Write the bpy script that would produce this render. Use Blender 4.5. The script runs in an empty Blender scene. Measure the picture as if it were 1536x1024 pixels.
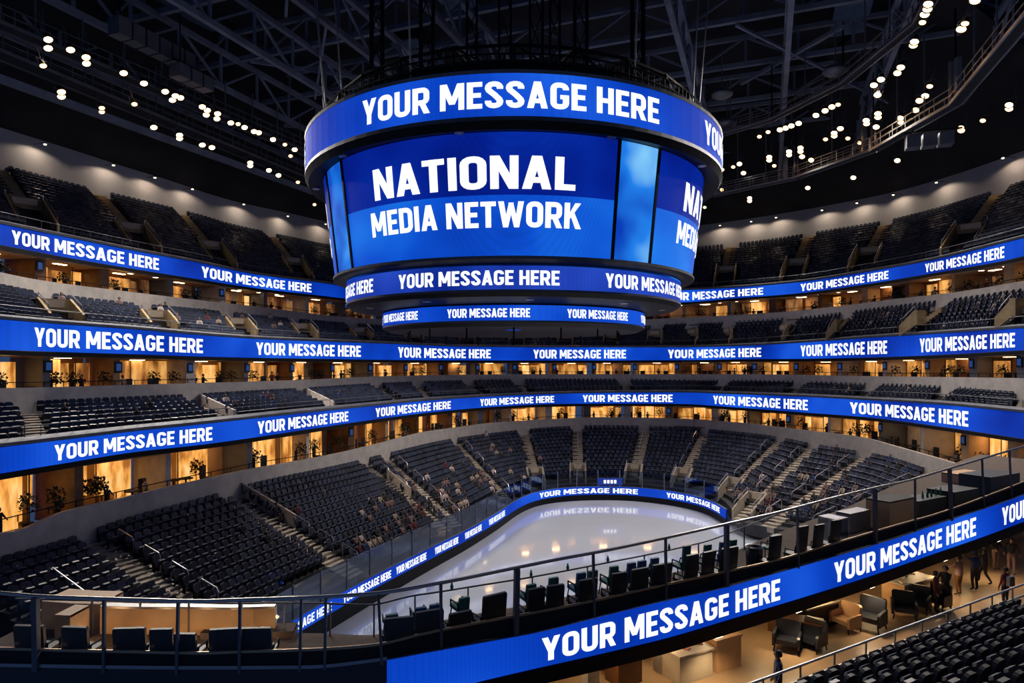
import bpy, math, random
from mathutils import Vector, Matrix
random.seed(7)
sc = bpy.context.scene
COL = sc.collection
# ---------------------------------------------------------------- camera, world, exposure
F, CX, HZ, CZ = 1000.0, 768.0, 545.0, 15.0          # focal length in pixels, image centre, horizon row, eye height
cd = bpy.data.cameras.new('camera'); cam = bpy.data.objects.new('camera', cd); COL.objects.link(cam)
cam.location = (0, 0, CZ); cam.rotation_euler = (math.pi/2, 0, 0)
cd.sensor_width = 36; cd.lens = 36*F/1536; cd.shift_y = (HZ-512)/1536; cd.clip_end = 500; cd.clip_start = .1
sc.camera = cam
sc.view_settings.view_transform = 'Standard'; sc.view_settings.look = 'None'
sc.view_settings.gamma = 1; sc.view_settings.exposure = 0.0; sc.view_settings.use_curve_mapping = False
w = bpy.data.worlds.new('world'); sc.world = w; w.use_nodes = True
w.node_tree.nodes['Background'].inputs[0].default_value = (.22, .42, 1, 1)
w.node_tree.nodes['Background'].inputs[1].default_value = .11
sc.cycles.use_denoising = True
sc.cycles.max_bounces = 5; sc.cycles.diffuse_bounces = 2; sc.cycles.glossy_bounces = 3; sc.cycles.transparent_max_bounces = 12
sc.cycles.transmission_bounces = 3
sc.cycles.sample_clamp_indirect = 3
# ---------------------------------------------------------------- sight-line helpers
V = Vector
def pz(x, y, z):                       # point at height z seen at (x, y)
    Y = F*(CZ-z)/(y-HZ); return V(((x-CX)/F*Y, Y, z))
def py(x, y, Y): return V(((x-CX)/F*Y, Y, CZ-(y-HZ)/F*Y))
def proj(p): return (CX+F*p[0]/p[1], HZ-F*(p[2]-CZ)/p[1]) if p[1] > .5 else (-9999, -9999)
def pchip(xs, ys):
    n = len(xs); h = [xs[i+1]-xs[i] for i in range(n-1)]; d = [(ys[i+1]-ys[i])/h[i] for i in range(n-1)]
    m = [d[0]]+[0 if d[i-1]*d[i] <= 0 else (h[i-1]+h[i])*3/((2*h[i]+h[i-1])/d[i-1]+(h[i]+2*h[i-1])/d[i]) for i in range(1, n-1)]+[d[-1]]
    def f(x):
        if x <= xs[0]: return ys[0]+m[0]*(x-xs[0])
        if x >= xs[-1]: return ys[-1]+m[-1]*(x-xs[-1])
        i = max(j for j in range(n-1) if xs[j] <= x); t = (x-xs[i])/h[i]
        return ys[i]*(1+2*t)*(1-t)**2+m[i]*h[i]*t*(1-t)**2+ys[i+1]*t*t*(3-2*t)+m[i+1]*h[i]*t*t*(t-1)
    return f
def tab(d): k = sorted(d); return pchip(k, [d[a] for a in k])
XK = [0, 100, 200, 300, 390, 525, 650, 768, 900, 1030, 1100, 1200, 1300, 1400, 1536]
def depth(l): f = pchip(XK, [1/a for a in l]); return lambda x: 1/max(f(x), .008)
Y1 = depth([46, 52, 57.5, 65, 72.5, 84.5, 91.5, 94, 93, 89, 84, 77.7, 69, 60.5, 51])
Y3 = depth([32.1, 35.6, 39.6, 43.6, 48.2, 58.9, 72, 82.8, 87.5, 85.5, 80.3, 72.6, 66, 57, 47])
Y2 = depth([39, 44, 48.6, 54, 60.5, 71.7, 82, 88.4, 90.3, 87.3, 82, 75, 67.5, 59, 49])
YU = depth([60.9, 67, 73.4, 81.6, 89.5, 105, 111, 112, 111, 106, 102, 95, 87.5, 78.5, 66.4])
r1t = tab({0:336, 100:356, 200:376, 300:394.5, 380:411, 480:424, 525:430, 768:441, 1030:435, 1100:431.5, 1200:423, 1300:408, 1400:390, 1500:366, 1536:357})
r1b = tab({0:367, 100:386, 200:403, 300:419, 380:431.5, 480:443, 525:448, 768:458, 1030:453, 1100:447.5, 1200:439.5, 1300:426, 1400:409.5, 1500:392, 1536:384})
r2t = tab({0:479, 100:487, 200:494, 300:502.5, 380:508, 480:512, 580:515.5, 700:520, 840:521, 1020:521, 1120:518.5, 1200:514, 1300:507, 1400:501, 1536:492})
r2b = tab({0:524.5, 100:528, 200:531, 300:534.5, 480:538, 640:540, 840:540.5, 1020:540, 1120:538.5, 1200:538, 1300:536, 1400:532.5, 1536:525})
r3t = tab({0:671, 100:659, 200:647, 300:636.5, 360:630, 460:619, 540:611, 640:601, 740:594.5, 840:590.5, 920:589, 1020:588.5, 1100:591, 1200:594.8, 1300:600, 1400:606, 1536:619})
r3b = tab({0:710, 100:694, 200:678, 300:667, 360:659, 460:644, 540:632, 640:619, 740:610, 840:605.6, 920:605, 1020:605.6, 1100:610.5, 1200:618, 1300:625.5, 1400:638, 1536:658})
upt = tab({0:246, 100:273, 200:297, 300:322, 340:334, 440:356, 490:366, 650:378, 768:383, 900:381, 1056:369, 1136:361, 1236:345.5, 1336:329, 1436:303, 1536:271})
wlt = tab({0:191, 100:222, 200:254, 240:266, 340:298.6, 440:321, 490:332, 650:349, 768:353, 900:350, 1056:337, 1136:326, 1236:309, 1336:289, 1436:260.5, 1536:226})
w1t = tab({0:408, 49:418, 200:438, 300:450, 380:459, 444:467, 503:474, 600:480, 768:483, 950:480, 1005:477, 1090:473, 1180:467, 1291:455, 1336:449, 1436:437.6, 1536:421})
w1b = tab({0:423, 49:433, 200:452, 300:461, 380:470, 444:476, 503:481, 600:487, 768:489, 950:486, 1005:482, 1090:479, 1180:474, 1291:462, 1336:456, 1436:444, 1536:429})
w2t = tab({0:582, 100:580, 200:577, 275:575, 330:573.5, 440:570, 580:564, 690:562, 800:561, 1100:561, 1200:562, 1300:564, 1436:565.5, 1536:567})
w2b = tab({0:602, 100:597, 200:593, 275:590, 330:587, 440:581, 580:572.5, 690:569, 800:567, 1100:568, 1200:570, 1300:573, 1436:578, 1536:584})
w3t = tab({0:800, 21:797, 98:767, 182:747, 240:733, 300:720, 363:706, 500:681, 560:667, 640:647, 684:641, 740:634, 840:628, 900:625.5, 1000:627, 1100:633, 1200:644, 1300:657, 1336:667, 1396:684, 1430:694, 1536:728})
w3b = tab({0:832, 98:805, 182:776, 300:744, 377:722, 512:694, 579:678, 667:658, 780:643, 840:638, 900:636, 1000:638, 1059:641.5, 1160:652, 1220:663, 1336:683, 1396:702, 1430:712, 1536:752})
def rail(yf, Yf, off=0.0):             # world curve as a function of the sight-line parameter x
    def g(x):
        Y = Yf(x); return py(x, yf(x), Y)
    if not off: return g
    def g2(x):
        p = g(x); t = g(x+3)-g(x-3); n = V((-t.y, t.x, 0)).normalized(); return p+n*off       # off > 0 = away from the ice
    return g2
def inner(g, x): t = g(x+3)-g(x-3); return V((t.y, -t.x, 0)).normalized()

# ---------------------------------------------------------------- materials
def mat(name, col, rough=.6, metal=0, emit=None, es=1, noise=0, nscale=4, bump=0, bscale=20, spec=.5, col2=None, space='Object'):
    m = bpy.data.materials.new(name); m.use_nodes = True; nt = m.node_tree; b = nt.nodes['Principled BSDF']
    b.inputs['Roughness'].default_value = rough; b.inputs['Metallic'].default_value = metal
    b.inputs['Specular IOR Level'].default_value = spec
    b.inputs['Base Color'].default_value = (*col, 1)
    L = nt.links.new
    if noise or bump or col2:
        tc = nt.nodes.new('ShaderNodeTexCoord')
    if noise or col2:
        n = nt.nodes.new('ShaderNodeTexNoise'); n.inputs['Scale'].default_value = nscale; n.inputs['Detail'].default_value = 5
        L(tc.outputs[space], n.inputs['Vector'])
        r = nt.nodes.new('ShaderNodeValToRGB'); r.color_ramp.elements[0].position = .3; r.color_ramp.elements[1].position = .7
        c2 = col2 or tuple(c*(1-noise) for c in col)
        r.color_ramp.elements[0].color = (*c2, 1); r.color_ramp.elements[1].color = (*col, 1)
        L(n.outputs['Fac'], r.inputs[0]); L(r.outputs[0], b.inputs['Base Color'])
    if bump:
        n2 = nt.nodes.new('ShaderNodeTexNoise'); n2.inputs['Scale'].default_value = bscale; L(tc.outputs[space], n2.inputs['Vector'])
        bp = nt.nodes.new('ShaderNodeBump'); bp.inputs['Strength'].default_value = bump; L(n2.outputs['Fac'], bp.inputs['Height']); L(bp.outputs[0], b.inputs['Normal'])
    if emit:
        b.inputs['Emission Color'].default_value = (*emit, 1); b.inputs['Emission Strength'].default_value = es
    return m
def led(name, c1, c2, c3, scale=.12, es=1.0, pix=150):
    """LED wall: drifting blues broken by a fine grid of diodes"""
    m = bpy.data.materials.new(name); m.use_nodes = True; nt = m.node_tree; L = nt.links.new; b = nt.nodes['Principled BSDF']
    b.inputs['Base Color'].default_value = (.006, .006, .01, 1); b.inputs['Roughness'].default_value = .8; b.inputs['Specular IOR Level'].default_value = .08
    tc = nt.nodes.new('ShaderNodeTexCoord'); n = nt.nodes.new('ShaderNodeTexNoise'); n.inputs['Scale'].default_value = scale; n.inputs['Detail'].default_value = 2
    L(tc.outputs['Object'], n.inputs['Vector'])
    r = nt.nodes.new('ShaderNodeValToRGB'); e = r.color_ramp.elements; e[0].position = .3; e[0].color = (*c1, 1); e[1].position = .72; e[1].color = (*c3, 1)
    k = e.new(.5); k.color = (*c2, 1); L(n.outputs['Fac'], r.inputs[0])
    v = nt.nodes.new('ShaderNodeTexVoronoi'); v.inputs['Scale'].default_value = pix/10; v.inputs['Randomness'].default_value = 0; L(tc.outputs['Object'], v.inputs['Vector'])
    mr = nt.nodes.new('ShaderNodeMapRange'); mr.inputs[1].default_value = .2; mr.inputs[2].default_value = .75; mr.inputs[3].default_value = 1.08*es; mr.inputs[4].default_value = .85*es
    L(v.outputs['Distance'], mr.inputs[0]); L(r.outputs[0], b.inputs['Emission Color']); L(mr.outputs[0], b.inputs['Emission Strength'])
    return m
def glass(name, tint, refl=.08, op=.1, rough=.02):
    m = bpy.data.materials.new(name); m.use_nodes = True; nt = m.node_tree; nt.nodes.clear(); L = nt.links.new
    o = nt.nodes.new('ShaderNodeOutputMaterial'); t = nt.nodes.new('ShaderNodeBsdfTransparent'); t.inputs[0].default_value = (*tint, 1)
    g = nt.nodes.new('ShaderNodeBsdfGlossy'); g.inputs['Roughness'].default_value = rough
    fr = nt.nodes.new('ShaderNodeFresnel'); fr.inputs[0].default_value = 1.45
    mx = nt.nodes.new('ShaderNodeMixShader'); ad = nt.nodes.new('ShaderNodeMath'); ad.operation = 'ADD'; ad.inputs[1].default_value = refl*.12
    mu = nt.nodes.new('ShaderNodeMath'); mu.operation = 'MULTIPLY'; mu.inputs[1].default_value = .35; L(fr.outputs[0], mu.inputs[0]); L(mu.outputs[0], ad.inputs[0]); L(ad.outputs[0], mx.inputs[0]); L(t.outputs[0], mx.inputs[1]); L(g.outputs[0], mx.inputs[2]); L(mx.outputs[0], o.inputs[0])
    return m
M = {}
M['ice'] = mat('ice', (.58, .62, .74), .06, noise=.1, nscale=.15, bump=.004, bscale=1.2, spec=1.0)
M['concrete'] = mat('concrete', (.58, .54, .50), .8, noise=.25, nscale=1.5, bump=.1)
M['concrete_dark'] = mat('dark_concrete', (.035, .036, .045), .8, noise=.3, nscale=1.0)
M['stair'] = mat('stair_concrete', (.42, .36, .29), .8, noise=.35, nscale=2.5)
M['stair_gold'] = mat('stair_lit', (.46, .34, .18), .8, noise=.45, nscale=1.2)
M['wallpaint'] = mat('wall_paint', (.48, .49, .54), .85, noise=.2, nscale=.4)
M['black'] = mat('black_metal', (.007, .008, .011), .55, spec=.15)
M['blackmat'] = mat('black_matte', (.012, .012, .016), .8)
M['steel'] = mat('dark_steel', (.16, .17, .20), .55, .4, noise=.3, nscale=1)
M['steelblue'] = mat('roof_steel', (.26, .30, .40), .6, .3, noise=.4, nscale=.6)
M['alu'] = mat('aluminium', (.42, .42, .45), .35, .8, noise=.15, nscale=2)
M['rail'] = mat('brushed_rail', (.55, .53, .52), .3, .9)
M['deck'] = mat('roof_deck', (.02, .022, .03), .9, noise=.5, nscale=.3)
M['seat'] = mat('seat_fabric', (.027, .037, .072), .5, noise=.3, nscale=8, bump=.1, bscale=60)
M['seat2'] = mat('seat_fabric_worn', (.046, .062, .115), .40, noise=.3, nscale=8)  # paler navy tint, dealt out to seats at random
M['seat3'] = mat('seat_fabric_dark', (.012, .017, .036), .55)
M['seatpan'] = mat('seat_pan', (.05, .06, .098), .36, noise=.3, nscale=9)
M['led'] = led('led_blue', (.001, .026, .36), (.003, .060, .58), (.014, .13, .85))
M['led_dim'] = led('led_blue_dim', (.004, .022, .26), (.012, .045, .42), (.025, .08, .6), scale=.2)
M['text'] = mat('led_white', (.1, .1, .1), .9, emit=(.93, .97, 1), es=1.25)
M['led_hi'] = led('led_screen_high', (.0006, .006, .15), (.001, .013, .26), (.002, .035, .45), scale=.15)
M['led_lo'] = led('led_screen_low', (.002, .04, .42), (.004, .085, .66), (.015, .22, .9), scale=.15)
M['led_side'] = led('led_side_panel', (.002, .05, .5), (.015, .22, .85), (.25, .65, 1), scale=.3)
M['glass'] = glass('clear_glass', (.93, .95, .96))
M['glassblue'] = glass('rink_glass_blue', (.55, .62, .74), .05)
def lit(name, c1, c2, c3, es):
    m = mat(name, (.2, .12, .06), .6); nt = m.node_tree; b = nt.nodes['Principled BSDF']; L = nt.links.new
    tc = nt.nodes.new('ShaderNodeTexCoord'); mp = nt.nodes.new('ShaderNodeMapping'); mp.inputs['Scale'].default_value = (1.6, 1.6, .5); n = nt.nodes.new('ShaderNodeTexNoise'); n.inputs['Scale'].default_value = 1.1; n.inputs['Detail'].default_value = 4
    L(tc.outputs['Object'], mp.inputs[0]); L(mp.outputs[0], n.inputs['Vector']); r = nt.nodes.new('ShaderNodeValToRGB'); e = r.color_ramp.elements
    e[0].position = .36; e[0].color = (*c1, 1); e[1].position = .66; e[1].color = (*c3, 1); k = e.new(.5); k.color = (*c2, 1); L(n.outputs['Fac'], r.inputs[0]); L(r.outputs[0], b.inputs['Emission Color']); b.inputs['Emission Strength'].default_value = es; return m
M['pane_hot'] = lit('lit_room_bright', (.35, .11, .015), (.90, .40, .08), (1, .64, .27), 1.05)
M['pane_mid'] = lit('lit_room_amber', (.16, .05, .01), (.60, .24, .04), (.95, .50, .14), .8)
M['pane_dim'] = lit('lit_room_dim', (.06, .02, .006), (.25, .10, .03), (.5, .25, .09), .6)
M['tan'] = mat('tan_wall', (.46, .28, .14), .7, noise=.3, nscale=1.5)
M['cream'] = mat('cream_top', (.62, .52, .38), .45, noise=.15, nscale=3)
M['wood'] = mat('brown_wood', (.16, .065, .022), .45, noise=.5, nscale=2)
M['tanbox'] = mat('tan_laminate', (.75, .45, .22), .5, noise=.2, nscale=2)
M['floor_tan'] = mat('concourse_floor', (.40, .27, .155), .4, noise=.3, nscale=.7)
M['carpet'] = mat('brown_carpet', (.14, .10, .08), .9, noise=.3, nscale=6)
M['lamp'] = mat('lamp_lens', (.8, .7, .5), .3, emit=(1, .56, .24), es=11)
M['lampcore'] = mat('lamp_lens_soft', (.8, .7, .5), .3, emit=(1, .55, .25), es=3.5)
M['down'] = mat('downlight_lens', (.8, .7, .5), .3, emit=(1, .78, .5), es=6)
M['suitelight'] = mat('suite_light', (.8, .7, .5), .3, emit=(1, .60, .26), es=22)
M['leather'] = mat('black_leather', (.010, .013, .022), .42, noise=.3, nscale=5)
M['teal'] = mat('teal_upholstery', (.01, .12, .12), .5)
M['bluecloth'] = mat('blue_upholstery', (.015, .09, .24), .5)
M['tarp'] = mat('blue_grey_tarp', (.07, .10, .24), .6, noise=.3, nscale=1)
M['banner'] = mat('blue_banner', (.01, .04, .3), .5, emit=(.0, .02, .2), es=.5)
M['skin'] = mat('skin', (.42, .24, .16), .55)
M['hair'] = mat('dark_hair', (.02, .013, .01), .6)
M['navy'] = mat('navy_jacket', (.012, .035, .13), .7)
M['darkcloth'] = mat('dark_clothes', (.018, .018, .024), .8)
M['pinkcloth'] = mat('dusty_pink_coat', (.24, .15, .14), .8)
M['litter1'] = mat('pale_paper', (.55, .45, .42), .7)
M['litter2'] = mat('rusty_wrappers', (.45, .16, .10), .6)
M['litter3'] = mat('tan_wrappers', (.5, .36, .18), .6)
M['redcloth'] = mat('maroon_clothes', (.13, .02, .02), .8)
M['beige'] = mat('beige_clothes', (.4, .32, .24), .8)
M['screen'] = mat('small_screen', (.01, .02, .05), .3, emit=(.01, .05, .2), es=.8)
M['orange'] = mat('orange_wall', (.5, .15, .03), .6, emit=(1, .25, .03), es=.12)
M['paper'] = mat('papers', (.7, .6, .45), .6)
M['green'] = mat('bottle_green', (.02, .25, .12), .3)

# ---------------------------------------------------------------- mesh helpers
class MB:
    def __init__(s): s.v = []; s.f = []; s.m = []
    def face(s, pts, mi=0):
        n = len(s.v); s.v.extend(tuple(p) for p in pts); s.f.append(tuple(range(n, n+len(pts)))); s.m.append(mi)
    def par(s, o, a, b, c, mi=0):          # parallelepiped: corner o, edge vectors
        o, a, b, c = V(o), V(a), V(b), V(c); n = len(s.v)
        s.v.extend(tuple(p) for p in (o, o+a, o+a+b, o+b, o+c, o+a+c, o+a+b+c, o+b+c))
        for q in ((0, 3, 2, 1), (4, 5, 6, 7), (0, 1, 5, 4), (1, 2, 6, 5), (2, 3, 7, 6), (3, 0, 4, 7)): s.f.append(tuple(n+i for i in q)); s.m.append(mi)
    def box(s, c, d, ux=V((1, 0, 0)), mi=0, up=V((0, 0, 1))):   # centred box, ux = local x
        ux = V(ux).normalized(); uy = V(up).cross(ux).normalized(); uz = ux.cross(uy)
        s.par(V(c)-ux*d[0]/2-uy*d[1]/2-uz*d[2]/2, ux*d[0], uy*d[1], uz*d[2], mi)
    def bar(s, a, b, w, h=None, mi=0):     # beam from a to b with rectangular section
        a, b = V(a), V(b); d = b-a; h = h or w
        if d.length < 1e-4: return
        u = d.normalized(); sd = u.cross(V((0, 0, 1)));
        if sd.length < .05: sd = V((1, 0, 0))
        sd.normalize(); up = sd.cross(u); s.par(a-sd*w/2-up*h/2, d, sd*w, up*h, mi)
    def tube(s, pts, r, n=6, mi=0, cap=True):
        pts = [V(p) for p in pts]; k0 = len(s.v)
        for i, p in enumerate(pts):
            t = (pts[min(i+1, len(pts)-1)]-pts[max(i-1, 0)]).normalized(); a = t.cross(V((0, 0, 1)))
            if a.length < .05: a = t.cross(V((1, 0, 0)))
            a.normalize(); b = t.cross(a)
            for k in range(n): an = 2*math.pi*k/n; s.v.append(tuple(p+a*math.cos(an)*r+b*math.sin(an)*r))
        for i in range(len(pts)-1):
            for k in range(n): s.f.append((k0+i*n+k, k0+i*n+(k+1)%n, k0+(i+1)*n+(k+1)%n, k0+(i+1)*n+k)); s.m.append(mi)
        if cap:
            s.f.append(tuple(k0+k for k in range(n))); s.m.append(mi); s.f.append(tuple(k0+(len(pts)-1)*n+k for k in reversed(range(n)))); s.m.append(mi)
    def loft(s, A, B, mi=0):
        n = len(s.v); s.v.extend(tuple(p) for p in A); s.v.extend(tuple(p) for p in B); k = len(A)
        for i in range(k-1): s.f.append((n+i, n+i+1, n+k+i+1, n+k+i)); s.m.append(mi)
    def lathe(s, prof, c=V((0, 0, 0)), n=16, mi=0, axis=None, a0=0, a1=2*math.pi):
        k0 = len(s.v); full = abs(a1-a0-2*math.pi) < 1e-6; m = n if full else n+1
        c = V(c); R = axis.to_track_quat('Z', 'Y').to_matrix() if axis else Matrix.Identity(3)
        for (r, z) in prof:
            for k in range(m): an = a0+(a1-a0)*k/n; s.v.append(tuple(c+R @ V((r*math.cos(an), r*math.sin(an), z))))
        for i in range(len(prof)-1):
            for k in range(n): k2 = (k+1) % m; s.f.append((k0+i*m+k, k0+i*m+k2, k0+(i+1)*m+k2, k0+(i+1)*m+k)); s.m.append(mi)
    def prism(s, poly, off, mi=0):         # closed polygon extruded by vector off
        off = V(off); P = [V(p) for p in poly]; n = len(P); k = len(s.v)
        s.v.extend(tuple(p) for p in P); s.v.extend(tuple(p+off) for p in P)
        s.f.append(tuple(range(k, k+n))[::-1]); s.f.append(tuple(range(k+n, k+2*n))); s.m += [mi, mi]
        for i in range(n): j = (i+1) % n; s.f.append((k+i, k+j, k+n+j, k+n+i)); s.m.append(mi)
    def mesh(s, name, mats, o=V((0, 0, 0)), smooth=False):
        me = bpy.data.meshes.new(name); o = V(o)
        me.from_pydata([(x-o.x, y-o.y, z-o.z) for x, y, z in s.v], [], s.f)
        mats = mats if isinstance(mats, (list, tuple)) else [mats]
        for m in mats: me.materials.append(m if not isinstance(m, str) else M[m])
        me.polygons.foreach_set('material_index', s.m)
        if smooth: me.polygons.foreach_set('use_smooth', [True]*len(s.f))
        me.update(); return me
    def build(s, name, mats, parent=None, o=None, smooth=False):
        """with a parent: world coordinates, stored relative to the parent; without: about its own base point o"""
        if o is None: o = V(parent.location) if parent is not None else V((0, 0, 0))
        ob = bpy.data.objects.new(name, s.mesh(name, mats, o, smooth)); COL.objects.link(ob)
        if parent is not None: ob.parent = parent
        else: ob.location = o
        return ob
def tag(o, label=None, cat=None, group=None, kind=None):
    if label: o['label'] = label
    if cat: o['category'] = cat
    if group: o['group'] = group
    if kind: o['kind'] = kind
    return o
def thing(name, label, cat, loc=(0, 0, 0), rz=0, group=None):
    o = bpy.data.objects.new(name, None); o.empty_display_size = .1; COL.objects.link(o); o.location = loc; o.rotation_euler = (0, 0, rz)
    return tag(o, label, cat, group)
def sub(mb, name, mats, part, root_loc, smooth=False):      # a sub-part: coordinates relative to the same root
    ob = bpy.data.objects.new(name, mb.mesh(name, mats, V(root_loc), smooth)); COL.objects.link(ob); ob.parent = part; return ob
def copy_tree(o, parent=None):
    c = o.copy(); COL.objects.link(c)
    if parent is not None: c.parent = parent
    for ch in list(o.children): copy_tree(ch, c)
    return c
ORD = ['first', 'second', 'third', 'fourth', 'fifth', 'sixth', 'seventh', 'eighth', 'ninth', 'tenth', 'eleventh', 'twelfth', 'thirteenth', 'fourteenth', 'fifteenth', 'sixteenth',
       'seventeenth', 'eighteenth', 'nineteenth', 'twentieth']
TENS = {2: 'twent', 3: 'thirt', 4: 'fort', 5: 'fift', 6: 'sixt', 7: 'sevent', 8: 'eight', 9: 'ninet'}
def ordn(i):
    n = i+1
    if n <= 20: return ORD[i]
    h, r = divmod(n, 100); pre = {0: '', 1: 'hundred-'}.get(h, 'two-hundred-')
    if r == 0: return pre.rstrip('-')+'th'
    if r <= 20: return pre+ORD[r-1]
    return pre+TENS[r//10]+('ieth' if r % 10 == 0 else 'y-'+ORD[r % 10-1])

# ---------------------------------------------------------------- condensed bold lettering
def arcp(cx, cy, r, a0, a1, n=4): return [(cx+r*math.cos(math.radians(a0+(a1-a0)*i/n)), cy+r*math.sin(math.radians(a0+(a1-a0)*i/n))) for i in range(n+1)]
def stroke(pts, t=.19, closed=False):
    q = []; n = len(pts); L = []; R = []
    for i in range(n):
        a = V((*pts[(i-1) % n], 0)) if closed or i > 0 else None; b = V((*pts[i], 0)); c = V((*pts[(i+1) % n], 0)) if closed or i < n-1 else None
        d1 = (b-a).normalized() if a is not None else (c-b).normalized(); d2 = (c-b).normalized() if c is not None else d1
        n1 = V((-d1.y, d1.x, 0)); n2 = V((-d2.y, d2.x, 0)); m = (n1+n2).normalized(); k = t/2/max(m.dot(n1), .5)
        L.append((b.x+m.x*k, b.y+m.y*k)); R.append((b.x-m.x*k, b.y-m.y*k))
    for i in range(n if closed else n-1): j = (i+1) % n; q.append([R[i], R[j], L[j], L[i]])
    return q
def B(x0, y0, x1, y1): return [(x0, y0), (x1, y0), (x1, y1), (x0, y1)]
def glyphs():
    G = {}; h = .095; T = 1-h
    def bowl(w, y0, y1, r=.15): return arcp(w-h-r, y1-r, r, 90, 0)+arcp(w-h-r, y0+r, r, 0, -90)
    G['O'] = (.57, stroke(arcp(.57-h-.16, T-.16, .16, 0, 90)+arcp(h+.16, T-.16, .16, 90, 180)+arcp(h+.16, h+.16, .16, 180, 270)+arcp(.57-h-.16, h+.16, .16, 270, 360), closed=True))
    G['U'] = (.57, stroke([(h, 1)]+arcp(h+.16, h+.16, .16, 180, 270)+arcp(.57-h-.16, h+.16, .16, 270, 360)+[(.57-h, 1)]))
    G['Y'] = (.60, [[(0, 1), (.205, .36), (.395, .36), (.20, 1)], [(.60, 1), (.40, 1), (.205, .36), (.395, .36)], B(.205, 0, .395, .42)])
    G['R'] = (.58, [B(0, 0, .19, 1)]+stroke([(.1, T)]+bowl(.57, .43, T, .14)+[(.1, .43)])+[[(.22, .42), (.40, .46), (.59, 0), (.385, 0)]])
    G['M'] = (.76, [B(0, 0, .18, 1), B(.58, 0, .76, 1), [(0, 1), (.29, .22), (.47, .22), (.22, 1)], [(.76, 1), (.54, 1), (.29, .22), (.47, .22)]])
    G['E'] = (.47, [B(0, 0, .19, 1), B(.1, .82, .47, 1), B(.1, 0, .47, .18), B(.1, .415, .43, .59)])
    S = arcp(.55-h-.15, T-.15, .15, -15, 90)+arcp(h+.15, T-.15, .15, 90, 215)+[(.29, .5)]+arcp(.55-h-.15, h+.15, .15, 35, -90)+arcp(h+.15, h+.15, .15, 270, 165)
    G['S'] = (.55, stroke(S))
    G['A'] = (.62, [[(0, 0), (.195, 0), (.40, 1), (.205, 1)], [(.62, 0), (.425, 0), (.22, 1), (.415, 1)], B(.14, .19, .48, .36)])
    G['G'] = (.57, stroke(arcp(.57-h-.15, T-.15, .15, -10, 90)+arcp(h+.15, T-.15, .15, 90, 180)+arcp(h+.15, h+.15, .15, 180, 270)+arcp(.57-h-.15, h+.15, .15, 270, 360)+[(.57-h, .5)])+[B(.3, .38, .57, .54)])
    G['H'] = (.57, [B(0, 0, .19, 1), B(.38, 0, .57, 1), B(.1, .41, .47, .59)])
    G['N'] = (.59, [B(0, 0, .18, 1), B(.41, 0, .59, 1), [(0, 1), (.20, 1), (.59, 0), (.39, 0)]])
    G['T'] = (.52, [B(.165, 0, .355, 1), B(0, .82, .52, 1)])
    G['I'] = (.19, [B(0, 0, .19, 1)])
    G['L'] = (.45, [B(0, 0, .19, 1), B(.1, 0, .45, .18)])
    G['D'] = (.57, [B(0, 0, .19, 1)]+stroke([(.1, T)]+bowl(.57, h, T, .17)+[(.1, h)]))
    G['W'] = (.86, [[(0, 1), (.19, 1), (.33, 0), (.16, 0)], [(.86, 1), (.67, 1), (.53, 0), (.70, 0)], [(.16, 0), (.33, 0), (.52, .95), (.36, .95)], [(.70, 0), (.53, 0), (.34, .95), (.50, .95)]])
    G['K'] = (.60, [B(0, 0, .19, 1), [(.17, .34), (.17, .58), (.37, 1), (.58, 1)], [(.20, .56), (.33, .68), (.61, 0), (.40, 0)]])
    return G
GL = glyphs(); GAP, SPC = .075, .26
def text_w(s): return sum(SPC if c == ' ' else GL[c][0]+GAP for c in s)-GAP
def lay(mb, s, fn, mi=0):              # fn(u 0..1 along, v 0..1 up) -> world point
    W = text_w(s); x = 0
    for c in s:
        if c == ' ': x += SPC; continue
        for q in GL[c][1]: mb.face([fn((x+a)/W, b) for a, b in q], mi)
        x += GL[c][0]+GAP
MSG = 'YOUR MESSAGE HERE'
def arclen(g, x0, x1, n=24):
    xs = [x0+(x1-x0)*i/n for i in range(n+1)]; P = [g(x) for x in xs]; s = [0]
    for i in range(n): s.append(s[-1]+(P[i+1]-P[i]).length)
    def f(u):
        t = u*s[-1]
        for i in range(n):
            if s[i+1] >= t or i == n-1: return xs[i]+(xs[i+1]-xs[i])*(t-s[i])/max(s[i+1]-s[i], 1e-6)
    return f
# ================================================================ LARGE STRUCTURE
XS = [-150+ i*12 for i in range(int((1700+150)/12)+1)]
def frange(a, b, n): return [a+(b-a)*i/(n-1) for i in range(n)]
# rink boards in plan (through the board foot)
bk = [(240, 1150, None), (413, 1000, None), (540, 917, None), (640, 858, None), (700, 824, None), (745, 795, None), (780, 770, None), (810, 758, None), (850, 752, None), (900, 750, None), (950, 751.5, None), (1000, 757, None), (1040, 765, None), (1068, 775, None), (1090, 789, None)]
BW = [pz(x, y, 0) for x, y, _ in bk]
def catmull(P, m=6):
    out = []
    for i in range(len(P)-1):
        p0, p1, p2, p3 = P[max(i-1, 0)], P[i], P[i+1], P[min(i+2, len(P)-1)]
        for k in range(m):
            t = k/m; out.append(.5*((2*p1)+(p2-p0)*t+(2*p0-5*p1+4*p2-p3)*t*t+(3*p1-p0-3*p2+p3)*t**3))
    out.append(P[-1]); return out
BP = catmull(BW)
BPx = [proj(p)[0] for p in BP]
def board_at(x):                       # point on the board line at sight-line parameter x
    for i in range(len(BP)-1):
        if BPx[i+1] >= x or i == len(BP)-2: t = (x-BPx[i])/(BPx[i+1]-BPx[i]); return BP[i].lerp(BP[i+1], max(min(t, 1), -.5))
def board_out(x):
    a, b = board_at(x-2), board_at(x+2); t = (b-a); return V((-t.y, t.x, 0)).normalized()

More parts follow.
